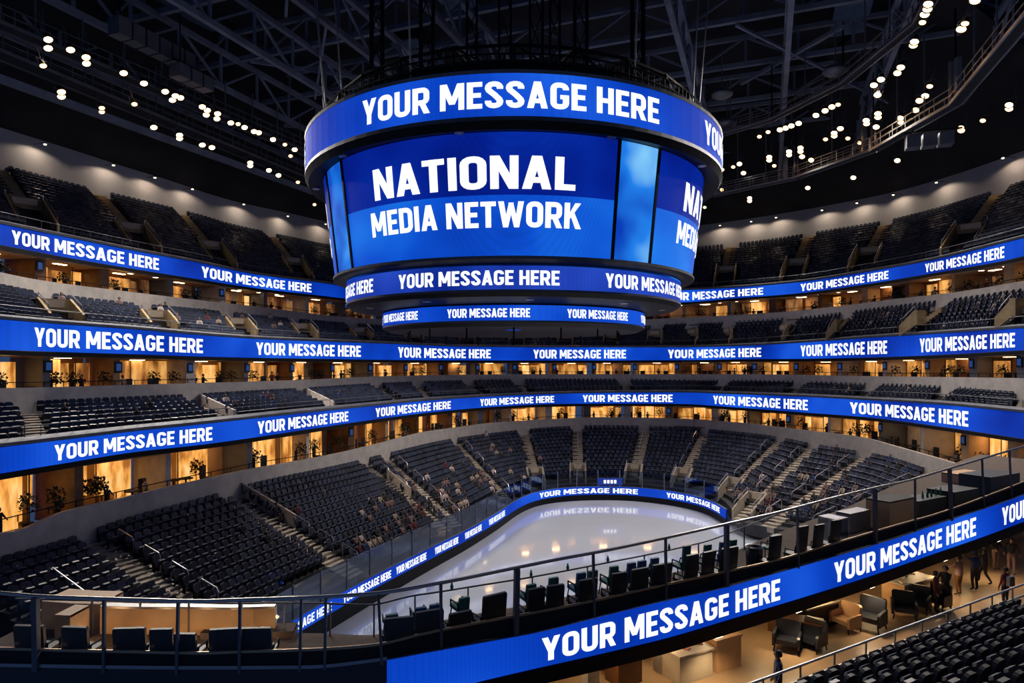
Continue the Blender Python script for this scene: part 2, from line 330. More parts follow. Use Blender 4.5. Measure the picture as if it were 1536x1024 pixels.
fl = MB(); fl.face([(-40, 20, 0), (60, 20, 0), (60, 100, 0), (-40, 100, 0)])
tag(fl.build('floor', 'ice'), 'glossy pale ice sheet reflecting the blue ribbon boards', kind='structure')

# seating tiers: rails and aisle pairs
def dn(g, dz): return lambda x: g(x)-V((0, 0, dz))     # the measured lines are seat tops; the treads lie lower
up_bot = dn(rail(r1t, Y1, .7), .1); up_top = dn(rail(upt, YU), .6)
t2_bot = dn(rail(r2t, Y2, .8), .25); t2_top = dn(rail(w1b, Y1), .85)
t3_bot = dn(rail(r3t, Y3, .7), .25); t3_top = dn(rail(w2b, Y2), .85)
lb_top = dn(rail(w3b, Y3), .8)
LBT = {}
def lb_pts():
    d = []
    for tx, bx in [(-60, 240), (0, 285), (130, 396), (240, 480), (345, 560), (455, 650), (545, 690), (620, 728), (682, 775), (786, 818), (866, 872), (968, 945), (1058, 1008), (1170, 1068)]:
        p = board_at(bx)+board_out(bx)*1.2; d.append((tx, V((p.x, p.y, 1.5))))
    d += [(1225, pz(1112, 782, 1.2)), (1300, pz(1150, 792, 1.2)), (1430, pz(1235, 805, 1.2)), (1536, pz(1330, 850, 1.2)), (1640, pz(1440, 920, 1.2))]
    return d
LBP = lb_pts(); fx = pchip([a for a, _ in LBP], [p.x for _, p in LBP]); fy = pchip([a for a, _ in LBP], [p.y for _, p in LBP]); fz = pchip([a for a, _ in LBP], [p.z for _, p in LBP])
def lb_bot_w(tx): return V((fx(tx), fy(tx), fz(tx)))
class Tier:
    def __init__(s, name, bot, top, rows, pairs, aisles, xr, aisle_w, z_lip=.0):
        s.name = name; s.rows = rows; s.aisles = aisles; s.aw = aisle_w; s.xr = xr
        pm = (lambda x: x) if pairs is None else pchip([a for a, _ in pairs], [b for _, b in pairs])
        s.top = top; s.bot = (lambda x: bot(pm(x))) if pairs is not None else bot
    def p(s, x, v): a = s.bot(x); b = s.top(x); return a.lerp(b, v)
    def row_z(s, x, i): a = s.bot(x); b = s.top(x); return a.z+(b.z-a.z)*(i+.3)/s.rows
UP = Tier('upper', up_bot, up_top, 17, [(-220, -120), (-150, -60), (-5, 75), (145, 235), (270, 350), (405, 465), (520, 560), (640, 660), (768, 775), (900, 890), (1000, 985), (1097, 1080), (1215, 1180), (1330, 1280), (1500, 1420), (1650, 1540)],
          [-5, 145, 270, 405, 520, 640, 768, 900, 1000, 1097, 1215, 1330, 1500], (-200, 1640), 1.1)
T2 = Tier('club', t2_bot, t2_top, 8, [(-120, -70), (60, 125), (215, 268), (340, 388), (438, 480), (527, 562), (640, 660), (700, 706), (770, 772), (850, 848), (905, 900), (985, 978), (1040, 1030), (1094, 1078), (1184, 1155), (1275, 1230), (1419, 1340), (1560, 1470), (1700, 1590)],
          [60, 215, 340, 438, 527, 610, 700, 775, 850, 920, 985, 1040, 1094, 1184, 1275, 1419, 1570], (-110, 1680), .9)
T3 = Tier('middle', t3_bot, t3_top, 6, [(-120, -60), (60, 95), (280, 350), (450, 508), (565, 605), (625, 650), (700, 735), (780, 795), (938, 942), (1085, 1070), (1250, 1225), (1400, 1370), (1560, 1530), (1700, 1650)],
          [40, 285, 450, 565, 625, 700, 780, 938, 1085, 1200, 1310, 1420, 1540], (-110, 1680), .9)
LB = Tier('lower', lb_bot_w, lb_top, 14, None, [130, 345, 545, 577, 682, 786, 866, 968, 1058, 1170, 1220, 1300, 1400, 1500], (-50, 1600), .75)

def terrace(T, label, nm):
    mb = MB(); xs = frange(T.xr[0], T.xr[1], 150); n = T.rows
    for i in range(n):
        F0 = []; F1 = []; Bk = []; Up = []
        for x in xs:
            a = T.p(x, i/n); b = T.p(x, (i+1)/n); z = T.row_z(x, i); zn = T.row_z(x, i+1) if i < n-1 else z
            zp = T.row_z(x, i-1) if i else z-1.0
            F0.append(V((a.x, a.y, zp))); F1.append(V((a.x, a.y, z))); Bk.append(V((b.x, b.y, z)))
        mb.loft(F0, F1); mb.loft(F1, Bk)
    # solid back and underside so the terrace has depth
    Bt = [T.p(x, 1) for x in xs]; mb.loft([V((p.x, p.y, T.row_z(x, n-1))) for p, x in zip(Bt, xs)], [V((p.x, p.y, T.row_z(x, n-1)-1.2)) for p, x in zip(Bt, xs)])
    mb.loft([V((p.x, p.y, T.row_z(x, n-1)-1.2)) for p, x in zip(Bt, xs)], [V((T.p(x, 0).x, T.p(x, 0).y, T.row_z(x, 0)-1.0)) for x in xs])
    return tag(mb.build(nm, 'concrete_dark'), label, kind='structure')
terrace(UP, 'dark stepped concrete under the topmost seats', 'floor_upper_tier')
terrace(T2, 'dark stepped concrete between the two higher ribbon boards', 'floor_club_tier')
terrace(T3, 'dark stepped concrete between the two lower ribbon boards', 'floor_middle_tier')
terrace(LB, 'dark stepped concrete of the bowl around the ice', 'floor_lower_tier')

def strip(name, g_top, g_bot, m, label, thick=.25, xs=XS, kind='structure'):
    """upright wall between two world curves, with thickness away from the ice"""
    mb = MB(); A = [g_top(x) for x in xs]; Bq = [g_bot(x) for x in xs]
    off = [inner(g_top, x)*-thick for x in xs]
    mb.loft(Bq, A); mb.loft(A, [a+o for a, o in zip(A, off)]); mb.loft([a+o for a, o in zip(A, off)], [b+o for b, o in zip(Bq, off)])
    return tag(mb.build(name, m), label, kind=kind)
strip('wall_back', rail(wlt, YU), dn(rail(upt, YU), 1.5), 'wallpaint', 'curved grey wall behind the topmost seats')
def low(g, dz): return lambda x: g(x)+V((0, 0, dz))
strip('wall_upper', rail(w1t, Y1), low(rail(w1b, Y1), -1.5), 'concrete', 'pale parapet below the suites under the top ribbon')
strip('wall_middle', rail(w2t, Y2), low(rail(w2b, Y2), -1.5), 'concrete', 'pale parapet below the suites in the middle')
strip('wall_lower', rail(w3t, Y3), low(rail(w3b, Y3), -1.5), 'concrete', 'pale concrete parapet above the seating bowl')

# ceiling: dark soffit rising inward from the wall top to the roof deck
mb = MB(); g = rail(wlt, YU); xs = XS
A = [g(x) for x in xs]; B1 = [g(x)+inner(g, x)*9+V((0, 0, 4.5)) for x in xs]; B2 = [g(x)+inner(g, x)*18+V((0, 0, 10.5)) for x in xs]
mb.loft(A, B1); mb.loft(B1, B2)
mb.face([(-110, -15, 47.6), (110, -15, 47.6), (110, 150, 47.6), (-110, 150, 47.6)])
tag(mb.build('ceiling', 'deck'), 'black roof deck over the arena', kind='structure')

# ================================================================ LED RIBBONS
def ribbon(gt, gb, label, spans, group, lip_top=.35, lip_bot=.3, xs=XS, dep=.5, rail_h=.55):
    c = gb(768 if xs[0] < 768 < xs[-1] else xs[len(xs)//2]); t = thing('ribbon_board', label, 'led board', c)
    N = [inner(gt, x) for x in xs]; T_ = [gt(x) for x in xs]; B_ = [gb(x) for x in xs]; Z = V((0, 0, 1))
    d = MB(); d.loft(B_, T_); d.build('display', 'led', t)
    h = MB()                                              # aluminium cap above, dark lip below, closed behind
    P = [[p+n*.06+Z*.03 for p, n in zip(T_, N)], [p+n*.10+Z*(.03+lip_top*.5) for p, n in zip(T_, N)], [p-n*.25+Z*lip_top for p, n in zip(T_, N)], [p-n*dep+Z*lip_top for p, n in zip(T_, N)]]
    h.loft(P[0], P[1], 0); h.loft(P[1], P[2], 0); h.loft(P[2], P[3], 0); h.loft(T_, P[0], 1)
    Q = [[p+n*.05-Z*.03 for p, n in zip(B_, N)], [p+n*.06-Z*lip_bot for p, n in zip(B_, N)], [p-n*dep-Z*(lip_bot+.05) for p, n in zip(B_, N)]]
    h.loft(Q[0], B_, 1); h.loft(Q[1], Q[0], 1); h.loft(Q[2], Q[1], 2); h.loft(P[3], Q[2], 1)
    h.build('housing', ['steel', 'black', 'alu'], t)
    for a, b in spans:
        f = arclen(gb, a, b)
        def fn(u, v):
            x = f(u); p = gb(x); q = gt(x); n = inner(gb, x); return p.lerp(q, .16+.66*v)+n*.03
        m = MB(); lay(m, MSG, fn); m.build('lettering', 'text', t)
    if rail_h:
        r = MB(); R0 = [p-n*.2+Z*(lip_top+rail_h) for p, n in zip(T_, N)]; r.tube(R0, .03, 5)
        for p, q in zip(T_[::2], N[::2]): r.tube([p-q*.2+Z*lip_top, p-q*.2+Z*(lip_top+rail_h)], .022, 4, cap=False)
        r.build('guard_rail', 'steel', t)
    return t
R1 = ribbon(rail(r1t, Y1), rail(r1b, Y1), 'topmost blue ribbon board circling below the highest seats', [(17, 238), (302, 467), (521, 660), (720, 860), (994, 1145), (1201, 1333), (1388, 1507), (1570, 1680)], None)
R2 = ribbon(rail(r2t, Y2), rail(r2b, Y2), 'blue ribbon board at eye level circling above the middle suites', [(-230, -30), (51, 304), (384, 541), (597, 736), (800, 939), (1002, 1142), (1201, 1331), (1380, 1523), (1580, 1690)], None)
R3 = ribbon(rail(r3t, Y3), rail(r3b, Y3), 'lowest blue ribbon board circling right above the bowl suites', [(81, 318), (386, 522), (563, 676), (720, 831), (874, 1009), (1070, 1212), (1275, 1453)], None)

# rink boards: display, black kick strip, cap, lettering
xs = frange(300, 1089, 130); Bf = [board_at(x) for x in xs]; Bn = [board_out(x) for x in xs]; Z = V((0, 0, 1))
t = thing('rink_board', 'low blue illuminated boards edging the ice', 'boards', board_at(760))
tb = lambda x: 1.72-.22*min(max((x-540)/250, 0), 1)          # top height
lo = lambda x: .92-.30*min(max((x-540)/250, 0), 1)
d = MB(); d.loft([p+Z*lo(x) for p, x in zip(Bf, xs)], [p+Z*tb(x) for p, x in zip(Bf, xs)]); d.build('display', 'led', t)
k = MB(); k.loft(Bf, [p+Z*lo(x) for p, x in zip(Bf, xs)]); k.build('kick_strip', 'black', t)
c = MB(); c.loft([p+Z*tb(x) for p, x in zip(Bf, xs)], [p+n*.15+Z*(tb(x)+.05) for p, n, x in zip(Bf, Bn, xs)]); c.loft([p+n*.15+Z*(tb(x)+.05) for p, n, x in zip(Bf, Bn, xs)], [p+n*.15 for p, n in zip(Bf, Bn)]); c.build('cap', 'steel', t)
for a, b in [(395, 497), (514, 586), (594, 639), (652, 687), (697, 722), (733, 757), (809, 957), (1000, 1080)]:
    f = arclen(board_at, a, b, 40)
    def fn(u, v):
        x = f(u); p = board_at(x); return p-board_out(x)*.03+Z*(lo(x)+(tb(x)-lo(x))*(.2+.6*v))
    m = MB(); lay(m, MSG, fn); m.build('lettering', 'text', t)
# glass panels standing on the boards
s = 0; xg = [300]
while xg[-1] < 1085:
    x = xg[-1]; L0 = (board_at(x+1)-board_at(x)).length; xg.append(x+2.4/max(L0, .02))
xg = [x for x in xg if x < 1089]
for i in range(len(xg)-1):
    a, b = board_at(xg[i])+board_out(xg[i])*.1, board_at(xg[i+1])+board_out(xg[i+1])*.1; h0 = tb(xg[i])
    r = thing('rink_glass', f'blue-tinted glass panel on the rink boards, {ordn(i)} along from the near end', 'glass panel', a+Z*h0, group='glass panels around the ice')
    m = MB(); m.par(a+Z*(h0+.04)+(b-a)*.02, (b-a)*.96, board_out(xg[i])*.02, Z*1.7); m.build('pane', 'glassblue', r)
    m = MB(); m.box(a+Z*(h0+.9), (.07, .07, 1.8)); m.build('post', 'steelblue', r)

# ================================================================ SEATS
def seat_mesh(simple=False):
    """local frame: +Y is the way the sitter faces; row pitch 0.55"""
    bk = MB()
    w_, z0, z1 = .46, .40, .92
    prof = [(-w_/2, z0), (w_/2, z0), (w_/2, z1-.10), (w_/2-.05, z1-.02), (w_/2-.14, z1+.02), (-w_/2+.14, z1+.02), (-w_/2+.05, z1-.02), (-w_/2, z1-.10)]
    bk.prism([(x, -.10-(z-z0)*.22, z) for x, z in prof], (0, .09, .02))
    st = MB(); a = math.radians(62); U = V((0, math.cos(a), math.sin(a)))
    st.prism([V((x, .02, .40))+U*q for x, q in [(-.22, 0), (.22, 0), (.22, .34), (.16, .40), (-.16, .40), (-.22, .34)]], V((0, .085, -.045)))
    fr = MB()
    for sx in (-.26, .26): fr.box((sx, -.02, .2), (.035, .20, .4)); fr.box((sx, .05, .60), (.045, .30, .035)); fr.box((sx, -.09, .5), (.03, .05, .24))
    return bk, st, fr
sb, ss, sf = seat_mesh()
me_back = [sb.mesh('backrest', m) for m in ('seat', 'seat2', 'seat3')]; me_pan = ss.mesh('seat_pan', 'seatpan'); me_pan2 = ss.mesh('seat_pan', 'seat3'); me_frame = sf.mesh('frame', 'black')
for me in me_back: me.polygons.foreach_set('use_smooth', [False]*len(me.polygons))
def seat_thing(p, ang, label, group, v):
    o = thing('stadium_seat', label, 'seat', p, ang, group)
    for nm, me in (('backrest', me_back[v]), ('seat', me_pan2 if 'railing' in label else me_pan), ('frame', me_frame)):
        c = bpy.data.objects.new(nm, me); COL.objects.link(c); c.parent = o
    return o
SEATS = []     # (point, angle, tier name, block index, row, number)
LITP = []
def fill(T, pitch=.60, vom=True):
    n = T.rows; al = sorted(T.aisles)
    for i in range(n):
        v = (i+.62)/n; x = T.xr[0]; prev = None; xs = []
        while x < T.xr[1]: xs.append(x); x += 2.0
        P = [T.p(q, v) for q in xs]; acc = 0; num = 0; blk_prev = -1
        AP = [T.p(q, v) for q in al]
        for j in range(1, len(xs)):
            seg = (P[j]-P[j-1]).length; acc += seg
            while acc >= pitch:
                acc -= pitch; t = 1-acc/max(seg, 1e-6); p = P[j-1].lerp(P[j], max(0, min(1, t))); xq = xs[j-1]+2*t
                bi = sum(1 for q in al if q < xq)
                near = min([(p-AP[k]).length for k in (bi-1, bi) if 0 <= k < len(al)] or [9])
                if near < T.aw: continue
                if T.name in VOM and near < T.aw+.9 and VOM[T.name][0] <= i <= VOM[T.name][1]: continue
                if (T.name == 'lower' and i < 1): continue
                if T.name == 'lower' and 240 < xq < 345 and i < 2: continue
                num = num+1 if bi == blk_prev else 0; blk_prev = bi
                f = T.bot(xq)-T.top(xq); z = T.row_z(xq, i)
                SEATS.append((V((p.x, p.y, z)), math.atan2(f.y, f.x)-math.pi/2, T.name, bi, i, num))
VOM = {'upper': (1, 5), 'club': (1, 4)}
for T in (UP, T2, T3, LB): fill(T)
# near stand in the bottom corner, rows climbing towards the eye
NSd = V((.859, .512, 0)).normalized(); NSu = V((NSd.y, -NSd.x, 0)); NS0 = V((7.63, 17.66, 6.3))+NSu*.4+NSd*5      # along the row / away from the ice
NR = 9
for i in range(NR):
    for k in range(-14, 34):
        if k in (9, 10) and i < 20: continue
        p = NS0+NSd*(k*.62)+NSu*(.35+i*.86)+V((0, 0, .36*i))
        if p.y < 4: continue
        q = proj(p+V((0, 0, .7)))
        if q[0] > 1640 or q[0] < 1100 or q[1] > 1130: continue
        SEATS.append((p, math.atan2(-NSu.y, -NSu.x)-math.pi/2, 'near', 0 if k < 9 else 1, i, k+14))
def score(s):
    q = proj(s[0]+V((0, 0, .6)))
    if not (-5 < q[0] < 1541 and 0 < q[1] < 1030): return 0
    if s[2] == 'lower' and q[1] > 905: return 0
    if s[2] != 'lower' and s[2] != 'near' and s[0].y > 80: return 0
    return 1/s[0].y
order = sorted(range(len(SEATS)), key=lambda i: -score(SEATS[i])); big = set(order[:300])
BLK = {'near': 'stand behind the concourse railing', 'lower': 'bowl block', 'middle': 'middle tier', 'club': 'tier under the top suites', 'upper': 'top tier'}
BN = ['beside the kiosk wall', 'between the broad flights', 'past the broad flights', 'past the third flight', 'past the fourth flight', 'before the curved end']
FLIGHT = ['before the gap', 'after the gap']
for i in sorted(big):
    p, a, tn, b, r, n = SEATS[i]
    if tn == 'near': lab = f'black padded seat, {ordn(n)} along the {ordn(r)} row {FLIGHT[b]}, behind the railing'
    elif tn == 'lower': lab = f'black seat, {ordn(n)} in the {ordn(r)} row of the bowl {BN[min(b, 5)]}'
    else: lab = f'navy seat, {ordn(n)} along the {ordn(r)} row, {ordn(b)} block, {BLK[tn]}'
    seat_thing(p, a, lab, {'near': 'seats behind the concourse railing', 'lower': 'seats of the near bowl blocks'}.get(tn, 'seats of the '+BLK[tn]), random.choice((0, 0, 1, 2)) if tn != 'near' else 2)
rest = MB()
def lowseat(mb, p, a, mi):
    c, s_ = math.cos(a), math.sin(a); n = len(mb.v)
    def W(x, y, z): mb.v.append((p.x+c*x-s_*y, p.y+s_*x+c*y, p.z+z))
    for z, y, ww in ((.40, -.10, .22), (.82, -.19, .22), (.94, -.21, .15)):
        W(-ww, y, z); W(ww, y, z); W(ww, y+.1, z+.01); W(-ww, y+.1, z+.01)
    for b in (0, 4):
        for q in ((0, 1, 5, 4), (1, 2, 6, 5), (2, 3, 7, 6), (3, 0, 4, 7)): mb.f.append(tuple(n+b+i for i in q)); mb.m.append(mi)
    mb.f.append((n+8, n+9, n+10, n+11)); mb.m.append(mi)
    n = len(mb.v)
    for z, y in ((.36, 0), (.70, .19)):
        W(-.22, y, z); W(.22, y, z); W(.22, y+.08, z-.04); W(-.22, y+.08, z-.04)
    for q in ((0, 1, 5, 4), (1, 2, 6, 5), (2, 3, 7, 6), (3, 0, 4, 7), (4, 5, 6, 7)): mb.f.append(tuple(n+i for i in q)); mb.m.append(3 if mi == 1 else mi)
for i, s_ in enumerate(SEATS):
    if i not in big: lowseat(rest, s_[0], s_[1], random.choice((0, 0, 1, 1, 2)))
o = rest.build('stadium_seats', ['seat', 'seat2', 'seat3', 'seatpan'])
tag(o, 'dense rows of small dark navy seats filling all the distant tiers', 'seats', kind='stuff')
print('SEATS', len(SEATS), 'rest faces', len(rest.f))
# ================================================================ SCOREBOARD (hangs over centre ice)
SC = V((.10, 43.0, 0)); Rr = 12.82
def cyl(R, z, th): a = math.radians(th); return V((SC.x+R*math.sin(a), SC.y-R*math.cos(a), z))      # th = 0 faces the eye, + to the right
def ringband(mb, R0, z0, R1, z1, a0, a1, n, mi=0): mb.loft([cyl(R0, z0, a0+(a1-a0)*i/n) for i in range(n+1)], [cyl(R1, z1, a0+(a1-a0)*i/n) for i in range(n+1)], mi)
sbt = thing('hanging_scoreboard', 'huge round blue video scoreboard hanging above centre ice', 'scoreboard', (SC.x, SC.y, 16.8))
def band(R0, z0, R1, z1, m, name, label=None, a0=-180, a1=180, n=96):
    mb = MB(); ringband(mb, R0, z0, R1, z1, a0, a1, n); o = mb.build(name, m, sbt)
    if label: o['label'] = label
    return o
def ringtext(R0, z0, R1, z1, c, span, s=MSG, v0=.18, v1=.80):
    m = MB(); lay(m, s, lambda u, v: cyl((R0+(R1-R0)*(v0+(v1-v0)*v))+.05, z0+(z1-z0)*(v0+(v1-v0)*v), c-span/2+span*u)); return m.build('lettering', 'text', sbt)
# top ring
band(Rr, 26.2, Rr, 28.15, 'led', 'upper_display', 'broad blue display ring at the top')
for k in range(4): ringtext(Rr, 26.2, Rr, 28.15, -1+k*86, 68)
h = MB()
for a, b, mi in [((Rr+.02, 28.15), (Rr+.06, 28.3), 1), ((Rr+.06, 28.3), (Rr-.6, 28.45), 0), ((Rr-.6, 28.45), (Rr-1.6, 28.5), 0), ((Rr+.05, 26.0), (Rr+.02, 26.2), 1), ((Rr-.15, 25.65), (Rr+.05, 26.0), 0), ((11.7, 25.9), (Rr-.15, 25.65), 0), ((1, 28.6), (Rr-1.6, 28.5), 0)]:
    ringband(h, a[0], a[1], b[0], b[1], -180, 180, 96, mi)
h.build('upper_housing', ['black', 'steel'], sbt)
# gallery railing on top
g = MB()
for z in (29.45, 29.0): g.tube([cyl(Rr-.9, z, -180+i*5) for i in range(73)], .05, 5, cap=False)
for i in range(180): g.tube([cyl(Rr-.9, 28.4, i*2), cyl(Rr-.9, 29.45, i*2)], .028, 4, cap=False)
g.build('gallery_railing', 'black', sbt)
g = MB(); ringband(g, Rr-1.15, 28.45, Rr-1.15, 29.3, -180, 180, 72); g.build('gallery_screen', 'blackmat', sbt)
g = MB()
for i in range(24):
    th = i*15; g.bar(cyl(Rr-1.6, 28.5, th), cyl(Rr-1.6, 30.2, th), .16); g.bar(cyl(Rr-1.6, 30.2, th), cyl(Rr-1.6, 28.6, th+15), .08); g.bar(cyl(Rr-1.6, 30.2, th), cyl(Rr-1.6, 30.2, th+15), .12)
    g.bar(cyl(Rr-1.6, 30.2, th), cyl(3, 30.6, th), .14)
g.build('gallery_truss', 'black', sbt)
# main screens: four wide faces and four narrow panels
zt, zb = 25.85, 20.12; Rt, Rb = 11.80, 11.12
def RZ(f): return Rb+(Rt-Rb)*f, zb+(zt-zb)*f
for k in range(4):
    c = -12.75+k*90; a0, a1 = c-38.1, c+38.1
    scr = MB(); r_, z_ = RZ(.50); ringband(scr, r_, z_, Rt, zt, a0, a1, 32, 0); ringband(scr, Rb, zb, r_, z_, a0, a1, 32, 1)
    s_o = scr.build('wide_screen', ['led_hi', 'led_lo'], sbt)
    for txt, v0, v1, w0, w1 in (('NATIONAL', .545, .81, -24.9, 27.4), ('MEDIA NETWORK', .235, .445, -27.1, 29.2)):
        m = MB()
        def fn(u, v):
            f = v0+(v1-v0)*v; R_, zz = RZ(f); return cyl(R_+.05, zz, c+w0+(w1-w0)*u)
        lay(m, txt, fn); sub(m, 'lettering', 'text', s_o, sbt.location)
    scr = MB(); ringband(scr, Rb, zb, Rt, zt, c+39.0, c+51.0, 6); scr.build('narrow_screen', 'led_side', sbt)
    fr = MB()
    for th in (c-38.6, c+38.5): fr = MB(); fr.bar(cyl(Rb+.03, zb, th), cyl(Rt+.03, zt, th), .16, .1); fr.build('screen_frame', 'black', sbt)
# skirt under the screens, lower ring, cone, small ring
h = MB(); Rl, Rs = 10.45, 8.28
for a, b, mi in [((Rt, zt), (Rt-.6, zt+.4), 0), ((Rb+.12, zb-.12), (Rb+.12, zb+.02), 1), ((Rb-.1, zb-.2), (Rb+.12, zb-.12), 0), ((Rl+.02, 19.86), (Rb-.1, zb-.2), 0)]: ringband(h, a[0], a[1], b[0], b[1], -180, 180, 96, mi)
h.build('skirt', ['black', 'steel'], sbt)
band(Rl, 18.62, Rl, 19.78, 'led_dim', 'middle_display', 'paler blue display ring below the screens')
for k in range(6): ringtext(Rl, 18.62, Rl, 19.78, -11.1+k*60.6 if k < 4 else -11.1-(6-k)*60.6+2.4, 46.8)
h = MB()
for a, b, mi in [((Rl+.03, 19.78), (Rl-.3, 19.95), 1), ((Rl+.03, 18.5), (Rl+.02, 18.62), 1), ((Rl-.25, 18.3), (Rl+.03, 18.5), 0), ((Rs-.1, 18.10), (Rl-.25, 18.3), 0)]: ringband(h, a[0], a[1], b[0], b[1], -180, 180, 96, mi)
h.build('middle_housing', ['black', 'steel'], sbt)
band(Rs, 17.25, Rs, 18.05, 'led', 'lower_display', 'smallest blue display ring at the bottom')
for k in range(8): ringtext(Rs, 17.25, Rs, 18.05, -9.7+k*45, 31, v0=.2, v1=.78)
h = MB()
for a, b, mi in [((Rs+.02, 18.05), (Rs-.2, 18.15), 0), ((Rs+.04, 17.15), (Rs+.01, 17.25), 1), ((Rs-.4, 16.95), (Rs+.04, 17.15), 0), ((.5, 17.15), (Rs-.4, 16.95), 0)]: ringband(h, a[0], a[1], b[0], b[1], -180, 180, 96, mi)
for k in range(16): h.tube([cyl(6.8, 17.05, k*22.5), cyl(6.8, 16.35, k*22.5)], .05, 5); 
h.build('lower_housing', ['black', 'alu'], sbt)
for k in range(10):
    m = MB(); R_ = Rl-1.1 if k % 2 else 12.3; z = 18.25 if k % 2 else 25.72; m.lathe([(0, -.06), (.22, -.05), (.24, 0), (.2, .06)], cyl(R_, z, -80+k*17), 10); m.build('small_downlight', 'alu', sbt)
# hoist masts and cables
for i, (th, R_) in enumerate([(-10, 3), (12, 6), (40, 6), (-45, 7), (150, 6), (-150, 6), (90, 8), (-95, 9)]):
    m = MB(); p = cyl(R_, 30.4, th); q = p+V((0, 0, 16.5))
    for dx, dy in ((-.35, -.35), (.35, -.35), (.35, .35), (-.35, .35)): m.bar(p+V((dx, dy, 0)), q+V((dx, dy, 0)), .12)
    for z in range(0, 16, 2): m.bar(p+V((-.35, -.35, z)), p+V((.35, -.35, z+2)), .06); m.bar(p+V((.35, .35, z)), p+V((-.35, .35, z+2)), .06)
    m.build('hoist_mast', 'black', sbt)
for i, (th, dx) in enumerate([(-62, -2.0), (-66, -1.2), (-50, -1.5), (55, 1.0), (60, 1.6), (30, .6), (-25, -.5)]):
    m = MB(); p = cyl(Rr-1, 28.5, th); m.tube([p, p+V((dx, 0, 18.5))], .045, 5); m.build('hoist_cable', 'alu', sbt)

# ================================================================ ROOF STEEL
AX = V((.357, .934, 0)).normalized(); BX = V((AX.y, -AX.x, 0)); C0 = V((1, 43, 0))
def at(a, b, z): return C0+AX*a+BX*b+V((0, 0, z))
def truss(P, Q, dep, bay, label, group, cw=.35, lean=V((0, 0, 0))):
    t = thing('roof_truss', label, 'roof truss', P, group=group); L = (Q-P).length; n = max(2, int(L/bay)); up = V((0, 0, dep))+lean
    m = MB(); m.bar(P, Q, cw, cw*1.1); m.build('bottom_chord', 'steelblue', t)
    m = MB(); m.bar(P+up, Q+up, cw, cw); m.build('top_chord', 'steelblue', t)
    m = MB()
    for i in range(n):
        a, b = P.lerp(Q, i/n), P.lerp(Q, (i+1)/n); m.bar(a, a+up, cw*.5); m.bar(a, b+up, cw*.45) if i % 2 else m.bar(a+up, b, cw*.45)
    m.build('web', 'steelblue', t); return t
for i, b in enumerate(range(-40, 49, 8)):
    if b == 0: continue
    truss(at(-44, b, 40.2), at(62, b, 40.2), 3.2, 4.5, f'long dark roof truss, {ordn(i)} counted across from the kiosk side', 'long roof trusses', .42)
for i, a in enumerate(range(-27, 64, 9)):
    truss(at(a, -52, 43.6), at(a, 54, 43.6), 2.6, 4.5, f'cross roof truss above the long ones, {ordn(i)} back from the eye', 'cross roof trusses', .40)
for i, (a, b) in enumerate([(-20, -36), (-8, -20), (6, -28), (20, -36), (32, -24), (-14, 20), (2, 28), (18, 20), (34, 30), (-4, 40)]):
    m = MB(); r = thing('diagonal_brace', f'slanting roof brace between trusses, {ordn(i)} from the eye end', 'roof brace', at(a, b, 41.8), group='slanting roof braces')
    m.bar(at(a, b, 41.6), at(a+13, b+(8 if b < 0 else -8), 43.4), .3); m.build('strut', 'steelblue', r)
    m = MB(); m.bar(at(a+9, b, 41.6), at(a, b+(8 if b < 0 else -8), 43.2), .22); m.build('cross_strut', 'steelblue', r)
# skylight-like blue-grey insulation panels between the trusses
for i, (a, b) in enumerate([(-12, -28), (-3, -20), (8, -12), (16, -20), (28, -12), (2, -36), (-20, -12), (10, 12), (24, 20)]):
    m = MB(); m.par(at(a, b, 46.2), AX*6, BX*3, V((0, 0, .15))); o = m.build('roof_panel', mat('roof_panel_%d' % i, (.10, .17, .30), .5, noise=.5, nscale=1.2) if i == 0 else bpy.data.materials['roof_panel_0'], o=at(a, b, 46.2))
    tag(o, f'blue-grey panel under the roof deck, {ordn(i)} of those scattered between trusses', 'roof panel', 'blue-grey roof panels')

def catwalk(pts, label, walk=1.2, deckz=0, rail=1.1, tops=5.0, mname='steel', post_every=3.2):
    t = thing('catwalk', label, 'catwalk', pts[0]); Z = V((0, 0, 1))
    m = MB()
    for a, b in zip(pts, pts[1:]):
        d = (b-a).normalized(); n = V((-d.y, d.x, 0)); m.par(a-n*walk/2, b-a, n*walk, Z*.08)
    m.build('walkway', 'deck', t)
    for sgn in (-1, 1):
        m = MB()
        for a, b in zip(pts, pts[1:]):
            d = (b-a).normalized(); n = V((-d.y, d.x, 0))*sgn*walk/2; m.bar(a+n, b+n, .12, .2)
            for h in (.55, rail): m.bar(a+n+Z*h, b+n+Z*h, .06)
            k = max(1, int((b-a).length/1.6))
            for i in range(k+1): p = a.lerp(b, i/k)+n; m.bar(p, p+Z*rail, .05)
        m.build('side_rail', mname, t)
    m = MB()
    for a, b in zip(pts, pts[1:]):
        k = max(1, int((b-a).length/post_every))
        for i in range(k+1): p = a.lerp(b, i/k); m.bar(p+Z*.1, p+Z*tops, .09)
    m.build('hangers', 'steel', t); return t
def ext(a, b, e0, e1): d = (b-a).normalized(); return [a-d*e0, b+d*e1]
catwalk(ext(pz(0, 38, 37), pz(455, 228, 37), 14, 6), 'straight lamp catwalk above the top tier, the inner of the pair', tops=3.5)
catwalk(ext(pz(0, 82, 36), pz(455, 268, 36), 10, 6), 'straight lamp catwalk nearer the grey wall, the outer of the pair', tops=4.5, walk=1.6)
m = MB(); P = ext(pz(0, 118, 35), pz(458, 284, 35), 10, 6); m.bar(P[0], P[1], .5, .5)
tag(m.build('roof_girder', 'steelblue', o=P[0]), 'straight steel girder below the two lamp catwalks', 'girder')
